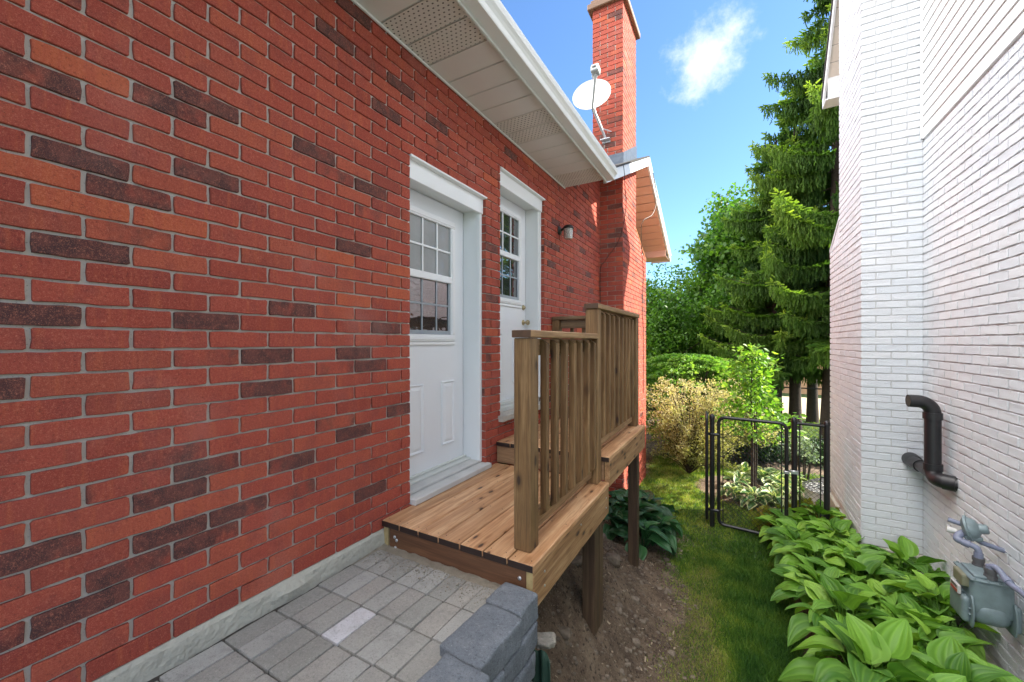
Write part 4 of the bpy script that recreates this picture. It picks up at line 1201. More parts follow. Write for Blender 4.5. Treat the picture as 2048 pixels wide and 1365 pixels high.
pth = [Vector((PXV, PYV, -1.06)), Vector((PXV, PYV - .006, -1.10)), Vector((PXV + .003, PYV - .03, -1.13)), Vector((PXV + .008, PYV - .07, -1.145)), Vector((PXV + .03, PYV - .115, -1.145)), Vector((PXV + .10, PYV - .15, -1.145))]
mb.tube(curve_pts(pth, 4), .055, 24)
mb.tube([(PXV + .028, PYV - .112, -1.145), (PXV + .093, PYV - .150, -1.145)], .062, 24)
mb.build('wall_elbow', M['blackpipe'], vp, True)
mb = MB()
mb.tube(curve_pts([(PXV, PYV + .01, -1.125), (PXV - .004, 4.85, -1.12), (PXV - .008, 5.0, -1.115), (PXV - .01, 5.06, -1.115)], 3), .046, 24)
mb.tube(curve_pts([(PXV - .008, 4.98, -1.115), (PXV - .03, 5.10, -1.118), (PXV - .05, 5.20, -1.12)], 4), [.057] * 8 + [.07], 24) if False else None
mb.tube([(PXV - .006, 4.93, -1.117), (PXV - .012, 5.06, -1.117)], .055, 24)
mb.tube([(PXV + .00, 5.06, -1.117), (PXV + .00, 5.12, -1.12), (PXV + .0, 5.195, -1.12)], [.056, .064, .066], 24)
mb.build('lower_pipe', M['blackpipe'], vp, True)

# ---------------------------------------------------------------- gas meter
gm_ = empty('gas_meter', (1.34, 3.7, -1.6), 'grey green gas meter with regulator and blue grey pipes on the white wall', 'gas meter')
mb = MB()
GX0, GX1, GY0, GY1 = 1.215, 1.455, 3.60, 3.85
cy = (GY0 + GY1) / 2
V, F = rounded(((GX0 + GX1) / 2, cy, -1.565), (GX1 - GX0 - .012, GY1 - GY0 - .01, .27), .035, 8); mb.add(V, F)
V, F = rounded(((GX0 + GX1) / 2, cy, -1.68), (GX1 - GX0 - .008, GY1 - GY0 + .015, .19), .085, 10); mb.add(V, F)
mb.build('case', M['meter'], gm_, True)
mb = MB()
for xx, w_ in ((GX0 + .012, .016), (GX1 - .012, .016)):
    V, F = rounded((xx, cy, -1.68), (w_, GY1 - GY0 + .045, .235), .007, 12)
    # oval covers: squeeze the corners
    V = [Vector((v.x, cy + (v.y - cy) * math.sqrt(max(.0, 1 - .35 * ((v.z + 1.68) / .118) ** 2)), v.z)) for v in V]
    mb.add(V, F)
V, F = rounded((GX0 - .012, cy, -1.68), (.05, GY1 - GY0 - .03, .19), .024, 8); mb.add(V, F)
V, F = rounded((GX1 + .010, cy, -1.68), (.04, GY1 - GY0 - .03, .19), .02, 8); mb.add(V, F)
V, F = rounded(((GX0 + GX1) / 2, cy, -1.435), (GX1 - GX0 + .01, GY1 - GY0 + .03, .016), .007, 8); mb.add(V, F)
V, F = rounded(((GX0 + GX1) / 2, cy, -1.418), (GX1 - GX0 - .05, GY1 - GY0 - .04, .025), .012, 8); mb.add(V, F)
for k in range(14):
    a_ = 2 * math.pi * k / 14
    for xx, sg in ((GX0 + .003, -1), (GX1 - .003, -1)):
        mb.lathe([(.008, 0), (.008, .008), (.004, .010)], axisM((xx, cy + .118 * math.sin(a_), -1.68 + .098 * math.cos(a_)), (sg, 0, 0)), 6)
for xx in (GX0 + .02, GX0 + .09, GX0 + .15, GX1 - .02):
    for yy in (GY0 - .006, GY1 + .006): mb.lathe([(.008, 0), (.008, .007), (.004, .010)], axisM((xx, yy, -1.428), (0, 0, 1)), 6)
mb.build('cover', M['meter'], gm_, True)
mb = MB(); V, F = rounded((GX0 - .002, cy - .01, -1.475), (.06, .15, .09), .012, 6); mb.add(V, F)
ib = mb.build('index_box', M['indexbox'], gm_, True)
mb = MB(); mb.box((GX0 - .050, cy - .075, -1.585), (GX0 - .030, cy + .05, -1.525), .002); mb.build('label_plate', M['label'], ib)
mb = MB()
for zz in (-1.535, -1.546): mb.box((GX0 - .0515, cy - .06, zz - .003), (GX0 - .0500, cy + .03, zz + .003), .0003)
mb.build('label_print', M['blackpaint'], ib)
mb = MB(); mb.box((GX0 - .0515, cy - .065, -1.580), (GX0 - .0500, cy + .04, -1.560), .0003); mb.build('label_print', M['redpaint'], ib)
mb = MB()
py1, py2 = 3.815, 3.645; px = 1.335
for py in (py1, py2):
    mb = MB(); mb.tube([(px, py, -1.42), (px, py, -1.395)], .038, 8); mb.tube([(px, py, -1.395), (px, py, -1.365)], .031, 16); mb.tube([(px, py, -1.37), (px, py, -1.345)], .035, 16)
    mb.build('union_nut', M['meterdark'], gm_, True)
mb = MB()
mb.tube(curve_pts([(px, py1, -1.36), (px, py1, -1.30), (px - .015, py1 + .01, -1.272), (px - .06, py1 + .03, -1.262), (px - .09, py1 + .05, -1.255)], 5), .021, 14)
mb.tube([(px, py1, -1.36), (px, py1, -1.31)], .027, 14); mb.tube([(px - .04, py1 + .02, -1.266), (px - .075, py1 + .04, -1.258)], .028, 14)
mb.tube(curve_pts([(px - .075, py1 + .045, -1.257), (px - .095, py1 + .06, -1.25), (px - .08, py1 + .08, -1.225), (px - .045, py1 + .10, -1.205)], 5), .026, 14)
mb.tube(curve_pts([(px, py2, -1.35), (px + .005, py2 - .01, -1.325), (px + .02, py2 - .045, -1.325), (px + .03, py2 - .10, -1.352), (px + .035, py2 - .17, -1.368), (px + .06, py2 - .5, -1.375), (px + .08, 1.2, -1.38)], 6), .020, 14)
mb.tube([(px, py2, -1.36), (px, py2, -1.325)], .026, 14); mb.tube([(px + .031, py2 - .11, -1.355), (px + .034, py2 - .15, -1.366)], .026, 14)
mb.build('gas_pipe', M['meterpipe'], gm_, True)
rg = MB()
RC = Vector((px - .02, py1 + .10, -1.165)); ax = Vector((.62, -.18, .42)).normalized()
ax = Vector((.85, -.35, .25)).normalized()
rg.lathe([(.02, -.035), (.060, -.030), (.086, -.012), (.096, -.008), (.096, .006), (.084, .009), (.078, .030), (.062, .050), (.042, .060), (.037, .064), (.035, .100), (.028, .108)], axisM(RC, ax), 30)
rg.tube([RC + Vector((0, 0, -.02)), (px - .03, py1 + .10, -1.215)], .030, 14)
V, F = rounded((px - .005, py1 + .085, -1.222), (.10, .09, .04), .014, 5); rg.add(V, F)
for k in range(8):
    a_ = 2 * math.pi * k / 8
    e1 = ax.orthogonal().normalized(); e2 = ax.cross(e1)
    rg.lathe([(.005, -.010), (.005, .011)], axisM(RC + (e1 * math.cos(a_) + e2 * math.sin(a_)) * .089, ax), 6)
rg.build('regulator', M['meter'], gm_, True)
mb = MB(); mb.tube([RC + Vector((-.03, .01, .02)), RC + Vector((-.105, .035, .035))], [.018, .018], 12)
mb.build('vent_spout', M['meterpipe'], gm_, True)
mb = MB(); mb.tube([(px - .08, py1 + .12, -1.21), (px - .135, py1 + .13, -1.205)], [.022, .026], 12)
mb.build('vent_cap', M['acwhite'], gm_, True)
mb = MB(); mb.tube([(WHX, py1 + .10, -1.30), (px + .05, py1 + .10, -1.26)], .018, 10); mb.tube([(px + .05, py1 + .1, -1.26), (px + .0, py1 + .09, -1.225)], .018, 10)
mb.build('supply_pipe', M['meterpipe'], gm_, True)

gm_.location.x += .045; gm_.location.z -= .035; gm_.scale = (.85, .85, .85)

# ---------------------------------------------------------------- chain link fence and gates
def gy(x, y): return gz(x, y)
FY = 5.91
def fence_post(x, y, zt, r_, lab, grp='black fence posts'):
    t_ = empty('fence_post', (x, y, gz(x, y)), lab, 'fence post', grp)
    p = MB(); p.tube([(x, y, gz(x, y) - .1), (x, y, zt)], r_, 14); p.build('pole', M['blackmetal'], t_, True)
    c = MB(); c.lathe([(r_ + .004, -.03), (r_ + .004, .0), (r_ * .9, .018), (r_ * .4, .028)], axisM((x, y, zt), (0, 0, 1)), 14); c.build('post_cap', M['blackmetal'], t_, True)
    return t_
fence_post(-.292, 5.91, -.985, .030, 'black round gate post at the left end of the gate, with hinges')
fence_post(.600, 5.91, -.945, .030, 'black round gate post that the gate latch closes on')
fence_post(.915, 5.91, -.955, .030, 'black round fence post beside the white wall')

def chain(P0, P1, z0, z1, mb, pitch=.06, r_=.0022, base=None):
    """diamond mesh between two uprights; thin zig-zag wires"""
    P0 = Vector(P0); P1 = Vector(P1); L = (P1 - P0).length; d = (P1 - P0).normalized(); nrm = Vector((-d.y, d.x, 0))
    H = z1 - z0
    for sgn in (1, -1):
        t0 = -H
        while t0 < L + H:
            # line a = t0 + sgn-dependent diagonal
            pts = []
            for (a_, z) in ((t0, 0), (t0 + H, H)) if sgn > 0 else ((t0 + H, 0), (t0, H)): pts.append((a_, z))
            (a0, h0), (a1, h1) = pts
            # clip to 0..L
            if min(a0, a1) < L and max(a0, a1) > 0:
                f = lambda a: h0 + (h1 - h0) * (a - a0) / (a1 - a0)
                lo, hi = max(0, min(a0, a1)), min(L, max(a0, a1))
                q0 = P0 + d * lo + nrm * (.002 * sgn); q1 = P0 + d * hi + nrm * (.002 * sgn)
                mb.tube([(q0.x, q0.y, z0 + f(lo)), (q1.x, q1.y, z0 + f(hi))], r_, 4, cap=False)
            t0 += pitch
# gate leaf, a little ajar
gt = empty('metal_gate', (-.24, FY, -2.42), 'black chain link gate leaf with rounded corners, closed between two posts', 'gate')
ang = R(-6); gd = Vector((math.cos(ang), math.sin(ang), 0)); G0 = Vector((-.215, FY, 0)); GW = .735
zt_, zb_ = -.99, -2.39
def P(a_, z): q = G0 + gd * a_; return Vector((q.x, q.y, z))
rc_ = .075
path = [P(0, -1.7)]
for (ca, cz, a0) in ((rc_, zt_ - rc_, math.pi), (GW - rc_, zt_ - rc_, math.pi / 2), (GW - rc_, zb_ + rc_, 0), (rc_, zb_ + rc_, -math.pi / 2)):
    for k in range(7):
        t_ = a0 - (math.pi / 2) * k / 6; path.append(P(ca + rc_ * math.cos(t_), cz + rc_ * math.sin(t_)))
path.append(P(0, -1.7))
mb = MB(); mb.tube(path, .0205, 12, cap=False); mb.build('gate_frame', M['blackmetal'], gt, True)
mb = MB(); mb.tube([P(.05, zb_), P(.05, zt_)], .006, 6); mb.tube([P(GW - .05, zb_), P(GW - .05, zt_)], .006, 6)
for z in (-1.25, -1.5, -1.9, -2.2):
    mb.tube([P(0, z), P(.05, z)], .008, 6); mb.tube([P(GW, z), P(GW - .05, z)], .008, 6)
mb.build('tension_bar', M['blackmetal'], gt, True)
mb = MB(); chain(P(.04, 0), P(GW - .04, 0), zb_, zt_ - .04, mb); mb.build('mesh', M['blackmetal'], gt)
for z in (-1.22, -2.22):
    mb = MB(); mb.tube([(-.30, FY - .0, z), (-.25, FY - .01, z), P(0, z)], [.034, .018, .026], 10); mb.build('hinge', M['blackmetal'], gt, True)
mb = MB(); lx = P(GW, -1.56)
mb.box((lx.x - .03, lx.y - .03, -1.59), (lx.x + .03, lx.y + .03, -1.555), .006); mb.tube([lx, (.60, FY, -1.565)], .010, 8)
mb.box((.56, FY - .04, -1.60), (.64, FY + .035, -1.555), .006)
mb.build('latch', M['steel'], gt, True)
# second leaf, swung open away from the viewer and seen edge on
g2 = empty('metal_gate', (-.355, FY, -2.42), 'black chain link gate leaf swung open, seen edge on left of the gate post', 'gate')
dd = Vector((-.225 / 1.13, .974, 0)).normalized(); H0 = Vector((-.355, FY - .03, 0)); 
dd = Vector((-.055, .998, 0)).normalized()
def P2(a_, z): q = H0 + dd * a_; return Vector((q.x, q.y, z))
path = [P2(0, -1.7)]
for (ca, cz, a0) in ((rc_, -.97 - rc_, math.pi), (.30 - rc_, -.97 - rc_, math.pi / 2), (.30 - rc_, -2.36 + rc_, 0), (rc_, -2.36 + rc_, -math.pi / 2)):
    for k in range(7):
        t_ = a0 - (math.pi / 2) * k / 6; path.append(P2(ca + rc_ * math.cos(t_), cz + rc_ * math.sin(t_)))
path.append(P2(0, -1.7))
mb = MB(); mb.tube(path, .0195, 12, cap=False); mb.build('gate_frame', M['blackmetal'], g2, True)
mb = MB(); chain(P2(.03, 0), P2(.27, 0), -2.34, -1.0, mb); mb.build('mesh', M['blackmetal'], g2)
for z in (-1.22, -2.22):
    mb = MB(); mb.tube([(-.295, FY, z), (-.33, FY, z), (-.358, FY - .02, z)], [.034, .018, .024], 10); mb.build('hinge', M['blackmetal'], g2, True)
fn = empty('chain_link_fence', (.75, FY, -2.4), 'narrow black chain link fence panel between the last post and the white wall', 'fence')
mb = MB(); mb.tube([(.60, FY, -.985), (.915, FY, -.995)], .018, 12); mb.build('top_rail', M['blackmetal'], fn, True)
mb = MB(); mb.tube([(.655, FY, -2.35), (.655, FY, -.96)], .007, 6); mb.tube([(.855, FY, -2.35), (.855, FY, -.96)], .007, 6)
for z in (-1.15, -1.6, -2.05): mb.tube([(.60, FY, z), (.655, FY, z)], .010, 6); mb.tube([(.855, FY, z), (.915, FY, z)], .010, 6)
mb.build('tension_bar', M['blackmetal'], fn, True)
mb = MB(); chain((.64, FY, 0), (.87, FY, 0), -2.36, -1.02, mb, .055, .0018); mb.build('mesh', M['blackmetal'], fn)

# round condenser unit behind the fence
ac = empty('air_conditioner', (1.22, 7.4, -2.45), 'round air conditioner unit with domed wire guard on the lawn behind the fence', 'air conditioner')
mb = MB(); mb.lathe([(.36, 0), (.36, .06), (.34, .07), (.34, .30), (.30, .31)], axisM((1.22, 7.4, -2.47), (0, 0, 1)), 32); mb.build('casing', M['acwhite'], ac, True)
mb = MB()
for k in range(28):
    a_ = 2 * math.pi * k / 28
    pts = [(1.22 + r_ * math.cos(a_ + .9 * (1 - r_ / .37)), 7.4 + r_ * math.sin(a_ + .9 * (1 - r_ / .37)), -2.16 + .14 * (1 - (r_ / .37) ** 2)) for r_ in (.37, .30, .22, .14, .07)]
    mb.tube(pts, .005, 4, cap=False)
    pts = [(1.22 + r_ * math.cos(a_ - .9 * (1 - r_ / .37)), 7.4 + r_ * math.sin(a_ - .9 * (1 - r_ / .37)), -2.158 + .14 * (1 - (r_ / .37) ** 2)) for r_ in (.37, .30, .22, .14, .07)]
    mb.tube(pts, .005, 4, cap=False)
for r_ in (.37, .31, .24, .17, .10):
    mb.tube([(1.22 + r_ * math.cos(a_), 7.4 + r_ * math.sin(a_), -2.16 + .14 * (1 - (r_ / .37) ** 2)) for a_ in [2 * math.pi * k / 32 for k in range(33)]], .005, 4, cap=False)
mb.build('fan_guard', M['mesh'], ac)
mb = MB(); mb.lathe([(.001, .0), (.12, .0), (.12, .02), (.001, .025)], axisM((1.22, 7.4, -2.10), (0, 0, 1)), 24); mb.build('fan_hub', M['acwhite'], ac, True)

# ---------------------------------------------------------------- foliage helpers (numpy)
def rotmats(ax_z, spin):
    """matrices whose local Y axis is ax_z (N,3) and rolled by spin"""
    y = ax_z / np.linalg.norm(ax_z, axis=1, keepdims=True)
    ref = np.where(np.abs(y[:, 2:3]) < .95, np.array([[0, 0, 1.]]), np.array([[1., 0, 0]]))
    x = np.cross(y, ref); x /= np.linalg.norm(x, axis=1, keepdims=True)
    z = np.cross(x, y)
    c, s_ = np.cos(spin)[:, None], np.sin(spin)[:, None]
    x2 = x * c + z * s_; z2 = -x * s_ + z * c
    return np.stack([x2, y, z2], axis=2)      # columns

def scatter(TV, TF, pos, dirs, spin, scale):
    """instances of a template merged into one vertex array"""
    N = len(pos); Rm = rotmats(dirs, spin)
    sc = scale if scale.ndim == 2 else scale[:, None].repeat(3, 1)
    L = TV[None, :, :] * sc[:, None, :]
    Wv = np.einsum('nij,nkj->nki', Rm, L) + pos[:, None, :]
    F = TF[None, :, :] + (np.arange(N) * len(TV))[:, None, None]
    return Wv.reshape(-1, 3), F.reshape(-1, TF.shape[1])

# templates along +Y
LEAF = np.array([(0, 0, 0), (.5, .45, .10), (0, .5, 0), (-.5, .45, .10), (.32, .8, .05), (0, 1.05, -.06), (-.32, .8, .05)], float)
LEAF_F = np.array([(0, 1, 2, 2), (0, 2, 3, 3), (2, 1, 4, 5), (2, 5, 6, 3)])
LEAF_V = LEAF * np.array([.62, 1, 1])
LEAF_F4 = np.array([(0, 1, 4, 2), (2, 4, 5, 6), (0, 2, 6, 3)])
LOBE = np.array([(0, 0, 0), (.16, .2, .02), (.55, .30, .06), (.30, .52, .03), (.40, .85, .03), (.0, 1.1, -.05), (-.40, .85, .03), (-.30, .52, .03), (-.55, .30, .06), (-.16, .2, .02), (0, .5, 0)], float)
LOBE_F = np.array([(0, 1, 2, 10), (10, 2, 3, 4), (10, 4, 5, 6), (10, 6, 7, 8), (0, 10, 8, 9)])
NEED = np.array([(-.5, 0, 0), (.5, 0, 0), (.35, 1, 0), (-.35, 1, 0), (0, 0, -.5), (0, 0, .5), (0, 1, .35), (0, 1, -.35)], float)
NEED_F = np.array([(0, 1, 2, 3), (4, 5, 6, 7)])

def rnd_dir(n, up=.0):
    d = rng.normal(size=(n, 3)); d[:, 2] += up; return d / np.linalg.norm(d, axis=1, keepdims=True)

def cloud(name, mat_, parent, pos, dirs, size, tpl=(LEAF_V, LEAF_F4), rv=None, aspect=1.0):
    n_ = len(pos)
    sc = np.stack([size * aspect, size, size * (aspect if len(tpl[0]) == 8 else 1.0)], 1)
    Vv, Ff = scatter(tpl[0], tpl[1], pos, dirs, rng.uniform(0, 6.28, n_), sc)
    rv = rng.random(n_) if rv is None else rv
    return obj(name, Vv, Ff, mat_, parent, {'rnd': ('FACE', np.repeat(rv, len(tpl[1])))})

def clumpy(center, rad, nclump, per, spread, seed=0, shell=.55, zs=1.0, low=-1.0):
    """points grouped into clumps spread through an uneven ellipsoid; gaps are left between the clumps"""
    g = np.random.default_rng(seed); out = []; cr = []
    k = 0
    while k < nclump:
        d = g.normal(size=3); d /= np.linalg.norm(d)
        if d[2] < low: continue
        rr = (shell + (1 - shell) * g.random()) * (1 + .22 * noise.noise(Vector(d * 2.3) + Vector((seed, 0, 0))))
        c = np.array(center) + d * rr * np.array(rad)
        q = g.normal(size=(per, 3)) * spread * np.array([1, 1, .65 * zs]); out.append(c + q); cr.append(np.full(per, g.random())); k += 1
    return np.concatenate(out), np.concatenate(cr)

# ---- broadleaf trees and shrubs
def limb_tubes(mb, base, top, r0, n_l, spread, rs_, start=.3):
    base = Vector(base); top = Vector(top)
    pts = [base.lerp(top, f) + Vector((rs_.uniform(-.04, .04), rs_.uniform(-.04, .04), 0)) * (f > 0) * (top - base).length * .3 for f in (0, .2, .4, .6, .8, 1)]
    mb.tube(pts, [r0, r0 * .85, r0 * .7, r0 * .5, r0 * .33, r0 * .15], 9)
    for i in range(n_l):
        f = start + (1 - start) * i / n_l; p = base.lerp(top, f); a_ = i * 2.4 + rs_.random()
        L = spread * rs_.uniform(.5, 1) * (1.15 - f * .5)
        e = p + Vector((math.cos(a_) * L, math.sin(a_) * L, L * rs_.uniform(.25, .7)))
        mid_ = p.lerp(e, .5) + Vector((0, 0, .08 * L)); rr = r0 * (1 - f * .75) * .45
        mb.tube([p, mid_, e], [rr, rr * .7, rr * .25], 6)
        for k in range(2):
            a2 = a_ + rs_.uniform(-1, 1); e2 = mid_ + Vector((math.cos(a2), math.sin(a2), .6)) * L * .45
            mb.tube([mid_, e2], [rr * .5, rr * .15], 5)

def tree(name, base, ctr, rad, nclump, per, spread, size, m_, lab, cat, seed, trunk_r, tpl=(LEAF_V, LEAF_F4), shell=.5, group=None, up=.3, low=-1.0, limb=True):
    t_ = empty(name, base, lab, cat, group)
    rs_ = random.Random(seed)
    mb = MB(); limb_tubes(mb, base, (ctr[0], ctr[1], ctr[2] + rad[2] * .6), trunk_r, 12 if limb else 4, max(rad[0], rad[1]) * .95, rs_)
    mb.build('trunk', M['bark'], t_, True)
    pos, cr = clumpy(ctr, rad, nclump, per, spread, seed, shell, low=low)
    n_ = len(pos)
    d = rnd_dir(n_, up)
    cloud('crown', m_, t_, pos, d, size * rng.uniform(.6, 1.25, n_), tpl, np.clip(cr * .6 + rng.random(n_) * .4, 0, 1))
    return t_

# ---- spruces: whorls of drooping boughs with hanging twigs
def spruce(base, H, rad, lab, seed, z_start, dens=1.0, lean=(0, 0), yellow=0.):
    g = np.random.default_rng(seed); rs_ = random.Random(seed)
    t_ = empty('spruce_tree', base, lab, 'tree', 'spruce trees behind the garden')
    bx, by, bz = base
    mb = MB(); mb.tube([(bx + lean[0] * f, by + lean[1] * f, bz - .1 + H * f) for f in (0, .1, .3, .6, 1)], [.17, .14, .12, .08, .015], 12)
    P_, D_, S_, C_ = [], [], [], []
    z = z_start
    bi = 0
    while z < H - .15:
        f = z / H
        nb = 4 if f < .35 else 3
        for k in range(nb):
            a_ = bi * 2.399 + k * 6.283 / nb + rs_.uniform(-.3, .3)
            L = rad * (1 - f) ** .75 * rs_.uniform(.55, 1.28) + .12
            if f < .35: L *= .75 + f * .7
            droop = rs_.uniform(.25, .5) * (1 - f * .6)
            pts = []
            nS = 9
            for i in range(nS + 1):
                u_ = i / nS
                dz = -droop * L * (u_ - .75 * u_ * u_ * u_) + .10 * L * u_ ** 3
                ca = a_ + .12 * math.sin(u_ * 3 + k)
                pts.append(Vector((bx + lean[0] * f + math.cos(ca) * L * u_, by + lean[1] * f + math.sin(ca) * L * u_, bz + z + dz)))
            mb.tube([pts[0], pts[3], pts[6], pts[9]], [.03 * (1.1 - f), .02 * (1.1 - f), .012 * (1.1 - f), .004], 5, cap=False)
            bc = g.random()
            # side shoots in the bough's plane, then hanging twigs
            m_ = int(L * 24 * dens) + 5
            for j in range(m_):
                u_ = .12 + .88 * (j + g.random()) / m_
                i0 = min(nS - 1, int(u_ * nS)); p = pts[i0].lerp(pts[i0 + 1], u_ * nS - i0)
                side = 1 if j % 2 else -1
                sl_ = .30 * L * (1.05 - u_) * (.5 + .5 * g.random()) + .06
                sd_ = np.array([-math.sin(a_) * side + math.cos(a_) * .65, math.cos(a_) * side + math.sin(a_) * .65, -.10])
                sd_ /= np.linalg.norm(sd_)
                q = max(2, int(sl_ / .042))
                for s_ in range(q):
                    pp = np.array(p) + sd_ * sl_ * (s_ + .5) / q
                    P_.append(pp + g.normal(size=3) * .012); D_.append(sd_ + g.normal(size=3) * .25); S_.append(.10 + .04 * g.random()); C_.append(bc * .35 + .55 * u_ ** 2 + .15 * g.random())  # paler tips, darker inner shoots: light on the boughs put into colour
                    if g.random() < .85:       # hanging twig
                        hl = (.14 + .30 * g.random()) * min(1, L)
                        hq = max(1, int(hl / .06))
                        for h_ in range(hq):
                            P_.append(pp + np.array([g.normal() * .01, g.normal() * .01, -.055 * h_ - .01])); D_.append(np.array([g.normal() * .22, g.normal() * .22, -1.])); S_.append(.075 + .02 * g.random()); C_.append(bc * .30 + .35 * u_ ** 2 + .2 * g.random())
            tipd = pts[9] - pts[8]
            for s_ in range(5):
                P_.append(np.array(pts[9]) + g.normal(size=3) * .04); D_.append(np.array(tipd.normalized()) + g.normal(size=3) * .4); S_.append(.10); C_.append(.75 + .25 * g.random())
        bi += 1
        z += rs_.uniform(.30, .48) * (1.1 - f * .5)
    mb.build('trunk', M['bark'], t_, True)
    P_ = np.array(P_); D_ = np.array(D_); S_ = np.array(S_); C_ = np.clip(np.array(C_) + yellow, 0, 1)
    cloud('crown', M['spruce'], t_, P_, D_, S_, (NEED, NEED_F), C_, aspect=.30)
    return t_

spruce((1.95, 12.6, -2.48), 13.2, 3.05, 'tallest spruce, drooping boughs rising behind the white house roof edge', 41, 2.7, 1.0, (.35, 0))
spruce((1.38, 13.4, -2.48), 9.8, 2.5, 'middle spruce with bare lower trunk just left of the tallest one', 42, 2.6, 1.0)
spruce((.93, 13.2, -2.48), 8.2, 2.5, 'shorter spruce standing left of the others above the young tree', 43, 1.9, 1.0)
spruce((2.0, 15.2, -2.48), 9.0, 1.9, 'rearmost spruce, between the trunks of the tallest and the middle spruce', 44, 2.4, .8)

tree('maple_tree', (-.35, 15.2, -2.48), (.10, 15.2, 1.85), (1.55, 1.5, 3.2), 400, 85, .23, .115, M['leaf'], 'tall leafy green tree left of the spruces, rounded top against the sky', 'tree', 51, .13, (LOBE, LOBE_F), .35)
tree('leafy_tree', (-1.9, 14.2, -2.48), (-2.0, 14.2, .15), (1.35, 1.3, 2.4), 260, 85, .22, .10, M['leaf'], 'dense dark green tree right beside the brick house corner', 'tree', 52, .10, shell=.35)
tree('leafy_tree', (-3.6, 15.0, -2.48), (-3.6, 15.0, .1), (1.6, 1.4, 2.6), 240, 80, .24, .11, M['leaf'], 'dark green tree partly hidden behind the brick house', 'tree', 53, .10, shell=.35)
tree('leafy_tree', (-1.05, 16.4, -2.48), (-1.0, 16.4, .1), (1.3, 1.2, 2.5), 200, 80, .24, .11, M['leaf'], 'darker green tree filling the gap behind the leafy trees', 'tree', 54, .10, shell=.35)

def shrub(name, ctr, rad, nclump, per, spread, size, m_, lab, seed, up=.2, tpl=(LEAF_V, LEAF_F4), shell=.45, low=-.2, group=None, stems=9, cat='shrub'):
    x, y, z = ctr; t_ = empty(name, (x, y, gz(x, y)), lab, cat, group); rs_ = random.Random(seed)
    mb = MB()
    for i in range(stems):
        a_ = i * 2.4; L = rs_.uniform(.5, .95)
        e = Vector((x + math.cos(a_) * rad[0] * L, y + math.sin(a_) * rad[1] * L, z + rad[2] * rs_.uniform(.2, .9)))
        b0 = Vector((x + math.cos(a_) * .08, y + math.sin(a_) * .08, gz(x, y) - .03))
        mb.tube([b0, b0.lerp(e, .5) + Vector((0, 0, .1)), e], [.014, .010, .004], 5)
    mb.build('stem', M['bark'], t_, True)
    pos, cr = clumpy(ctr, rad, nclump, per, spread, seed, shell, low=low)
    n_ = len(pos); d = rnd_dir(n_, up)
    cloud('foliage', m_, t_, pos, d, size * rng.uniform(.6, 1.3, n_), tpl, np.clip(cr * .6 + rng.random(n_) * .4, 0, 1)); return t_

# layered shrub: flat sprays stacked in tiers
def layered(ctr, rad, n_spray, lab, seed):
    x, y, z = ctr; t_ = empty('layered_shrub', (x, y, gz(x, y)), lab, 'shrub'); g = np.random.default_rng(seed)
    mb = MB(); Pn, Dn, Cn = [], [], []
    for i in range(n_spray):
        a_ = g.uniform(0, 6.283); el = g.uniform(.0, 1.0) ** .8
        r_ = math.sqrt(max(0, 1 - el * el)) * g.uniform(.55, 1.0)
        c = np.array([x + math.cos(a_) * r_ * rad[0], y + math.sin(a_) * r_ * rad[1], z + el * rad[2]])
        od = np.array([math.cos(a_), math.sin(a_), .10]); cc = g.random()
        k = 46
        u_ = g.random(k) ** .7; wv_ = g.normal(size=k) * .10 * (1.2 - u_)
        sd_ = np.array([-math.sin(a_), math.cos(a_), 0])
        pp = c[None] + od[None] * (u_ * .38)[:, None] + sd_[None] * wv_[:, None] + np.stack([np.zeros(k), np.zeros(k), -.08 * u_ ** 2 + g.normal(size=k) * .010], 1)
        dd_ = od[None] + sd_[None] * np.sign(wv_)[:, None] * .8 + g.normal(size=(k, 3)) * .15; dd_[:, 2] *= .4
        Pn.append(pp); Dn.append(dd_); Cn.append(np.full(k, cc) * .5 + .4 * u_ + .1 * g.random(k))
        if i % 7 == 0: mb.tube([(x, y, gz(x, y)), ((x + c[0]) / 2, (y + c[1]) / 2, (gz(x, y) + c[2]) / 2 + .15), tuple(c)], [.02, .013, .004], 5)
    mb.build('stem', M['bark'], t_, True)
    Pn = np.concatenate(Pn); Dn = np.concatenate(Dn); Cn = np.concatenate(Cn)
    cloud('foliage', M['layered'], t_, Pn, Dn, rng.uniform(.04, .075, len(Pn)), (LEAF_V, LEAF_F4), np.clip(Cn, 0, 1)); return t_
layered((-1.05, 10.3, -2.2), (1.75, 1.3, 1.90), 860, 'wide green shrub with layered fan like sprays behind the cream bush', 61)
layered((-.10, 11.2, -2.2), (.75, .7, 1.45), 220, 'smaller layered green shrub behind the young tree', 62)

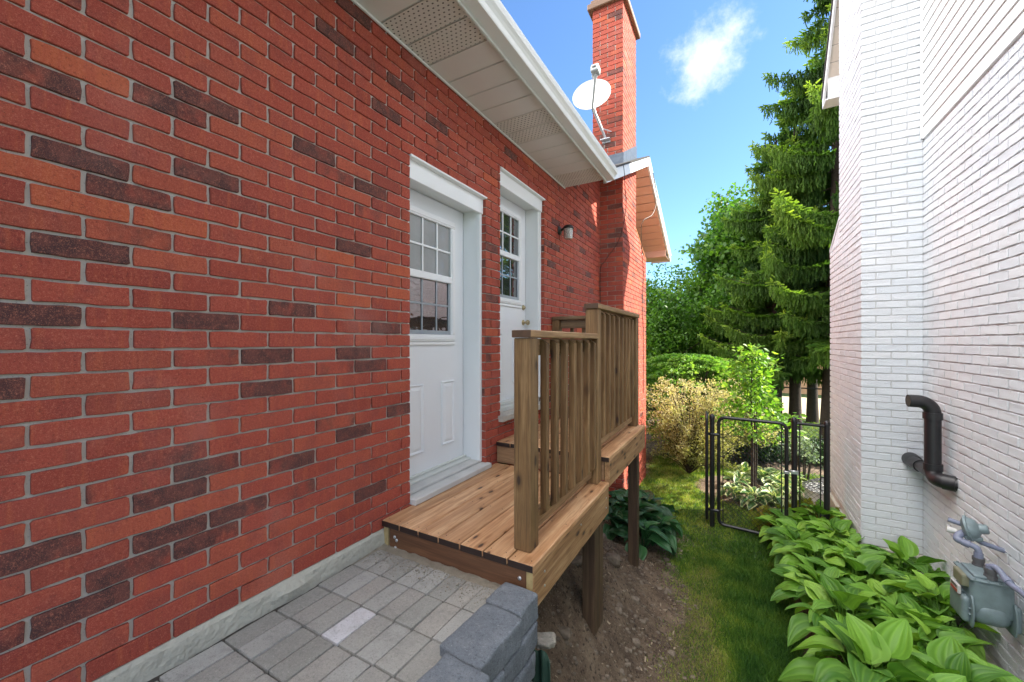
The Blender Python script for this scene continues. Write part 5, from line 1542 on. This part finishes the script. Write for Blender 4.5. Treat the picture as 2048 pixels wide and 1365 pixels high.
def cream_bush():
    x, y = -.78, 8.05; t_ = empty('flowering_bush', (x, y, gz(x, y)), 'loose cream coloured bush with arching faded flower sprays on the lawn', 'bush')
    g = np.random.default_rng(71); mb = MB(); Pn, Dn, Sn, Cn = [], [], [], []
    for i in range(190):
        a_ = g.uniform(0, 6.283); L = g.uniform(.55, 1.0); rise = g.uniform(.8, 1.85) if i % 3 else g.uniform(.35, .9)
        ex = math.cos(a_) * L * .95; ey = math.sin(a_) * L * .85
        pts = []
        for k in range(10):
            u_ = k / 9
            pts.append(Vector((x + ex * u_ ** 1.25, y + ey * u_ ** 1.25, gz(x, y) + rise * math.sin(u_ * 1.75) / math.sin(1.57) - .12 * u_ ** 3)))
        mb.tube(pts[::3], [.007, .006, .004, .002], 4, cap=False)
        cb_ = g.random()
        for k in range(95):
            u_ = g.uniform(.22, 1.0); j = min(8, int(u_ * 9)); p = np.array(pts[j].lerp(pts[j + 1], u_ * 9 - j)) + g.normal(size=3) * .045 * (1.1 - .4 * u_)
            Pn.append(p); Dn.append(np.array([ex, ey, .6]) + g.normal(size=3) * .8); Sn.append(g.uniform(.020, .045))
            hgt = (p[2] - gz(x, y)) / 1.7
            Cn.append(min(1, max(0, .05 + .75 * hgt + .25 * g.random() + .15 * (cb_ - .5))))
    mb.build('stem', M['bark'], t_, True)
    cloud('foliage', M['cream'], t_, np.array(Pn), np.array(Dn), np.array(Sn), (LEAF_V, LEAF_F4), np.array(Cn)); return t_
cream_bush()
shrub('flowering_bush', (.05, 9.15, -1.85), (.55, .45, .62), 90, 60, .10, .045, M['cream'], 'low pale yellow green bush right behind the gate leaf', 72, cat='bush')

# young tree inside the gate
yt = empty('young_tree', (.20, 7.40, gz(.2, 7.4)), 'slender young tree with bright green leaves behind the gate', 'tree')
mb = MB(); b0 = Vector((.20, 7.40, gz(.2, 7.4) - .05))
mb.tube([b0, (.205, 7.40, -1.75), (.19, 7.40, -1.1), (.20, 7.40, -.2)], [.022, .019, .014, .004], 8)
mb.tube([b0 + Vector((.05, .10, 0)), (.27, 7.46, -1.80), (.26, 7.44, -1.2), (.30, 7.42, -.6)], [.014, .012, .009, .004], 8)
rs_ = random.Random(5); Pn = []; Dn = []; Cn = []; g = np.random.default_rng(9)
for i in range(46):
    z = -1.62 + 1.45 * i / 45; f = (z + 1.62) / 1.45
    L = (.60 - .42 * f ** 1.2) * rs_.uniform(.45, 1.15) + .05; a_ = i * 2.4
    p = Vector((.20, 7.4, z)); e = p + Vector((math.cos(a_) * L, math.sin(a_) * L, L * .35)); 
    mb.tube([p, p.lerp(e, .5) + Vector((0, 0, .03)), e], [.006, .004, .002], 4, cap=False)
    for k in range(30):
        u_ = g.uniform(.15, 1.05); q = p.lerp(e, u_)
        Pn.append(np.array(q) + g.normal(size=3) * .05); Dn.append(np.array([math.cos(a_), math.sin(a_), -.25]) + g.normal(size=3) * .7); Cn.append(g.random())
mb.build('trunk', M['bark'], yt, True)
Pn = np.array(Pn); cloud('crown', M['leafyoung'], yt, Pn, np.array(Dn), rng.uniform(.055, .105, len(Pn)), (LEAF_V, LEAF_F4), np.array(Cn), aspect=.85)
st = MB(); st.tube([(.235, 7.34, gz(.2, 7.4) - .05), (.235, 7.34, -1.15)], .013, 8)
tag(st.build('wooden_stake', M['bark'], None, True), 'thin brown stake standing beside the young tree trunk', 'stake')

# garden planting beyond the gate
shrub('dark_shrub', (.45, 9.7, -2.25), (.70, .5, .42), 110, 60, .09, .06, M['darkshrub'], 'low dark green shrub behind the young tree', 81, group='dark shrubs in the back border')
shrub('dark_shrub', (1.65, 10.2, -2.35), (.8, .4, .30), 110, 60, .09, .06, M['darkshrub'], 'low dark shrub seen through the narrow fence panel', 82, group='dark shrubs in the back border')
shrub('dark_shrub', (2.6, 10.6, -2.15), (.8, .5, .55), 60, 60, .09, .06, M['darkshrub'], 'low dark shrub close to the white house corner', 83, group='dark shrubs in the back border')
shrub('silver_shrub', (.98, 8.6, -1.95), (.26, .24, .34), 60, 34, .05, .045, M['silver'], 'small silvery leaved plant behind the gate latch', 84, .5)
shrub('golden_shrub', (.76, 6.40, -2.28), (.22, .20, .16), 22, 14, .05, .075, M['golden'], 'small golden green plant at the foot of the fence panel', 85, .6, (LOBE, LOBE_F), group='golden plants by the fence')
shrub('golden_shrub', (.97, 6.0, -2.22), (.16, .2, .20), 26, 14, .045, .07, M['golden'], 'yellow tinged plant against the white chimney base', 86, .6, (LOBE, LOBE_F), group='golden plants by the fence')
shrub('golden_shrub', (.42, 6.05, -2.30), (.22, .18, .16), 24, 14, .045, .07, M['golden'], 'lobed golden green plant beneath the gate latch post', 87, .6, (LOBE, LOBE_F), group='golden plants by the fence')

# ---- hostas: ribbed heart shaped leaves on stalks
def hosta_leaf_tpl(nu=20, nv=10, ribs=5):
    Vv = []; rib = []; ed = []
    for j in range(nv + 1):
        t_ = j / nv
        w_ = .45 * (math.sin(math.pi * min(1, t_ ** .70)) ** .68) * (1 - .25 * t_) + (.0 if 0 < j < nv else 0)
        for i in range(nu + 1):
            s_ = -1 + 2 * i / nu
            x = s_ * w_
            yb_ = t_ + (.06 * abs(s_) * (-1) * (1 - t_) * 1.6 if t_ < .5 else 0)
            r_ = math.cos(s_ * math.pi * ribs / 1.0)
            z = .22 * abs(s_) ** 1.3 * w_ * 1.6 + .017 * r_ * math.sin(math.pi * t_) - .30 * t_ ** 2.2
            Vv.append((x, yb_, z)); rib.append(max(0, -r_)); ed.append(abs(s_))
    Fv = [(j * (nu + 1) + i, j * (nu + 1) + i + 1, (j + 1) * (nu + 1) + i + 1, (j + 1) * (nu + 1) + i) for j in range(nv) for i in range(nu)]
    return np.array(Vv), np.array(Fv), np.array(rib), np.array(ed)
HV, HF, HR, HE = hosta_leaf_tpl()
HVs, HFs, HRs, HEs = hosta_leaf_tpl(6, 6, 4)
def hosta_mesh(seed, n_leaf, size, m_, spread=.30, small=False, height=.30):
    g = np.random.default_rng(seed)
    tv, tf, tr, te = (HVs, HFs, HRs, HEs) if small else (HV, HF, HR, HE)
    Vs, Fs, rb_, eb_, rn_ = [], [], [], [], []
    o_ = 0
    for i in range(n_leaf):
        f = (i + .5) / n_leaf; a_ = i * 2.399 + g.uniform(-.3, .3)
        out = spread * (.18 + .82 * f ** .8); hz = height * (1.08 - .50 * f ** 1.4) * g.uniform(.85, 1.15)
        base = np.array([math.cos(a_) * out * .75, math.sin(a_) * out * .75, hz])
        elev = .85 * (1 - f) - .35 * f + g.uniform(-.45, .45)
        d = np.array([[math.cos(a_ + g.uniform(-.5, .5)) * math.cos(elev), math.sin(a_ + g.uniform(-.5, .5)) * math.cos(elev), math.sin(elev)]])
        L = size * g.uniform(.72, 1.12) * (.82 + .3 * f)
        wv_ = L * g.uniform(.88, 1.12)
        tvv = tv.copy()
        tvv[:, 2] += .035 * np.sin(tv[:, 1] * 8 + g.uniform(0, 6)) * np.sign(tv[:, 0]) * np.abs(tv[:, 0]) / .4
        tvv[:, 2] += g.uniform(-.5, .9) * tv[:, 0] ** 2 - g.uniform(-.1, .3) * tv[:, 1] ** 2
        Vv, Ff = scatter(tvv, tf, base[None], d, np.array([math.pi * 0 + g.uniform(-.35, .35)]), np.array([[wv_, L, L]]))
        # make sure the leaf's upper side faces up
        Vs.append(Vv); Fs.append(Ff + o_); o_ += len(Vv)
        rb_.append(tr); eb_.append(te); rn_.append(np.full(len(tf), g.random()))
        # stalk
        p0 = np.array([math.cos(a_) * .02, math.sin(a_) * .02, 0]); p1 = base * np.array([.55, .55, .62]); p2 = base
        sv = []
        for (p_, rr) in ((p0, .006), (p1, .005), (p2, .004)):
            for (cx, cy_) in ((1, 0), (-.5, .87), (-.5, -.87)): sv.append(p_ + np.array([cx * rr, cy_ * rr, 0]))
        sf = [(k * 3 + q, k * 3 + (q + 1) % 3, (k + 1) * 3 + (q + 1) % 3, (k + 1) * 3 + q) for k in range(2) for q in range(3)]
        Vs.append(np.array(sv)); Fs.append(np.array(sf) + o_); o_ += 9
        rb_.append(np.zeros(9)); eb_.append(np.zeros(9)); rn_.append(np.full(6, .3))
    o = obj('hosta', np.concatenate(Vs), np.concatenate(Fs), m_, None, {'rnd': ('FACE', np.concatenate(rn_)), 'rib': ('POINT', np.concatenate(rb_)), 'edge': ('POINT', np.concatenate(eb_))}, True)
    return o

def plant_hostas(protos, spots, labf, group, seed=1):
    rs_ = random.Random(seed); used = set()
    for i, (x, y, s_) in enumerate(spots):
        k = i % len(protos)
        o = protos[k]
        if k in used: o = protos[k].copy(); COL.objects.link(o)
        used.add(k)
        o.location = (x, y, gz(x, y)); o.rotation_euler = (rs_.uniform(-.08, .08), rs_.uniform(-.08, .08), rs_.uniform(0, 6.28)); o.scale = (s_, s_, s_ * rs_.uniform(.92, 1.1))
        tag(o, labf(i, x, y), 'hosta', group)
big = [hosta_mesh(100 + i, 29, .205, M['hosta'], .31, height=.34) for i in range(5)]
spots = []
rs_ = random.Random(12)
yv = 1.75
while yv < 6.1:
    xs = .80 if yv < 2.9 else (.72 if yv < 3.8 else (.62 if yv < 5.6 else .55))
    step = .36
    k = 0; x = xs + rs_.uniform(-.05, .05)
    lim = 1.48 if yv < 5.0 else .98
    while x < lim:
        spots.append((x, yv + rs_.uniform(-.08, .08), rs_.uniform(.85, 1.12) * (1.08 if yv < 3.2 else .95))); x += .33
    yv += .34
spots = [s_ for s_ in spots if not (s_[0] > 1.15 and 3.35 < s_[1] < 4.0) ]
spots += [(1.28, 4.86, .78), (1.0, 4.95, .9), (1.10, 3.55, .9), (1.12, 3.85, .9), (1.30, 3.25, .8)]
plant_hostas(big, spots, lambda i, x, y: 'broad leaved bright green hosta in the bed along the white wall', 'bright green hostas along the white wall', 3)
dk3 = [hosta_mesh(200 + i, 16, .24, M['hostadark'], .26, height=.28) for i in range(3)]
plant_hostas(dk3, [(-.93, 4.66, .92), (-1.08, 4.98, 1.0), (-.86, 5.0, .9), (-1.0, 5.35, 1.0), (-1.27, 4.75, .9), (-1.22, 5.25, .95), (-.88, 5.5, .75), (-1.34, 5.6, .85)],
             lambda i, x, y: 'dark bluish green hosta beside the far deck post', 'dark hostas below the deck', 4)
vr = [hosta_mesh(300 + i, 18, .17, M['hostavar'], .20, True, .18) for i in range(3)]
plant_hostas(vr, [(-.02, 6.95, 1.0), (.22, 6.85, 1.05), (.45, 7.0, 1.0), (.60, 7.3, 1.1), (.62, 7.7, 1.0), (.02, 7.6, .9), (.4, 8.0, 1.0), (.80, 8.0, 1.0), (.15, 8.15, .9)],
             lambda i, x, y: 'hosta with cream edged leaves in the mulch around the young tree', 'variegated hostas round the young tree', 5)

# ---- grass blades
def grass(name, n_, xr, yr, hmin, hmax, wd, lab, seed, thr=.3):
    g = np.random.default_rng(seed); P_ = []; C_ = []; Hh = []
    xs = g.uniform(*xr, n_ * 2); ys = g.uniform(*yr, n_ * 2)
    for x, y in zip(xs, ys):
        gm = grassm(x, y); dr = drym(x, y)
        if g.random() > gm * (1 - .55 * min(1, dr)): continue
        P_.append((x, y, gzn(x, y) - .004)); C_.append(min(1, max(0, .04 + .42 * g.random() + .30 * noise.noise(Vector((x * 5, y * 5, 2))) + dr * .75 * g.random() + (.12 if x < 0 else 0) * g.random() + (.15 + .35 * g.random()) * sm(y, 5.2, 7.2)))); Hh.append(g.uniform(hmin, hmax) * (.55 + .45 * gm) * (1 - .4 * min(1, dr)))  # blades brighten towards the gate: sunlight painted into their colour
        if len(P_) >= n_: break
    P_ = np.array(P_); Hh = np.array(Hh); k = len(P_)
    d = g.normal(size=(k, 3)) * .42; d[:, 2] = 1
    T_ = np.array([(-.5, 0, 0), (.5, 0, 0), (.38, .5, .06), (-.38, .5, .06), (.06, 1, .26), (-.06, 1, .26)], float)
    TF_ = np.array([(0, 1, 2, 3), (3, 2, 4, 5)])
    sc = np.stack([np.full(k, wd) * g.uniform(.6, 1.3, k), Hh, Hh], 1)
    Vv, Ff = scatter(T_, TF_, P_, d, g.uniform(0, 6.28, k), sc)
    o = obj(name, Vv, Ff, M['grass'], None, {'rnd': ('FACE', np.repeat(np.array(C_), 2))})
    return tag(o, lab, None, None, 'stuff')
grass('grass', 95000, (-.95, .65), (2.2, 5.2), .020, .058, .0048, 'short mown grass along the passage', 1)
grass('grass', 5000, (-.95, .65), (2.2, 5.6), .05, .085, .0055, 'longer stray grass blades and straw in the passage', 11)
grass('grass', 52000, (-1.9, 1.3), (5.2, 9.0), .025, .055, .0075, 'sunlit grass around the gate', 2)
grass('grass', 26000, (-3.0, 4.5), (9.0, 16.0), .03, .06, .010, 'grass of the back garden', 3)

# ---------------------------------------------------------------- far things
V = [(-3, 15.6, -2.44), (9, 15.6, -2.44), (9, 21, -2.38), (-3, 21, -2.38)]
tag(obj('pavement', V, [(0, 1, 2, 3)], M['pave']), 'pale sunlit concrete beyond the trees', None, None, 'structure')
fh = empty('far_house', (3.5, 24, -2.4), 'tan brick house glimpsed between the spruce trunks', 'house')
mb = MB(); mb.box((-1, 23, -2.5), (9, 28, -.2), .01); mb.build('wall', M['tan'], fh)
mb = MB(); slabroof([(-1.4, 22.6, -.2), (9.4, 22.6, -.2), (9.4, 25.5, 1.1), (-1.4, 25.5, 1.1)], .05, mb); slabroof([(-1.4, 28.4, -.2), (9.4, 28.4, -.2), (9.4, 25.5, 1.1), (-1.4, 25.5, 1.1)], .05, mb); mb.build('roof', M['shingle'], fh)
for x_ in (1.0, 3.4, 5.8):
    mb = MB(); mb.box((x_, 22.97, -1.6), (x_ + .9, 23.0, -.7), .01); wn = mb.build('window', M['glass'], fh)
    mb = MB(); mb.box((x_ - .06, 22.95, -1.68), (x_ + .96, 22.99, -1.6), .01); mb.box((x_ - .06, 22.95, -.7), (x_ + .96, 22.99, -.62), .01); mb.build('frame', M['white'], wn)
ff = empty('chain_link_fence', (2, 14.2, -2.45), 'thin dark chain link fence behind the spruce trunks', 'fence')
mb = MB(); mb.tube([(-1, 14.3, -1.35), (6, 14.3, -1.35)], .02, 8)
mb.build('top_rail', M['blackmetal'], ff, True)
for x_ in (-1, 1.0, 3.2, 5.2):
    mb = MB(); mb.tube([(x_, 14.3, -2.5), (x_, 14.3, -1.33)], .022, 8); mb.build('post', M['blackmetal'], ff, True)
# distant mixed tree belt
hz = [(-9, 22, 3.4), (-5.5, 20.5, 3.2), (-2.6, 21.5, 3.0), (.2, 30, 3.4), (3.6, 32, 4.5), (8.0, 30, 4.4), (12, 27, 4.4), (-13, 19, 4)]
labs = ['leftmost far tree, hidden behind the brick house', 'far green tree behind the brick house corner', 'far green tree between the leafy trees', 'far green tree behind the tan house, left side', 'far green tree behind the tan house', 'far green tree behind the tan house, right side', 'rightmost far tree hidden by the white house', 'far tree on the left edge of the garden']
for i, (x, y, h_) in enumerate(hz):
    tree('far_tree', (x, y, -2.45), (x, y, -2.45 + h_ * .6), (2.3, 1.6, h_ * .62), 150, 60, .35, .20, M['leaf'], labs[i], 'tree', 90 + i, .14, (LEAF_V, LEAF_F4), .35, group='far tree belt', limb=False)
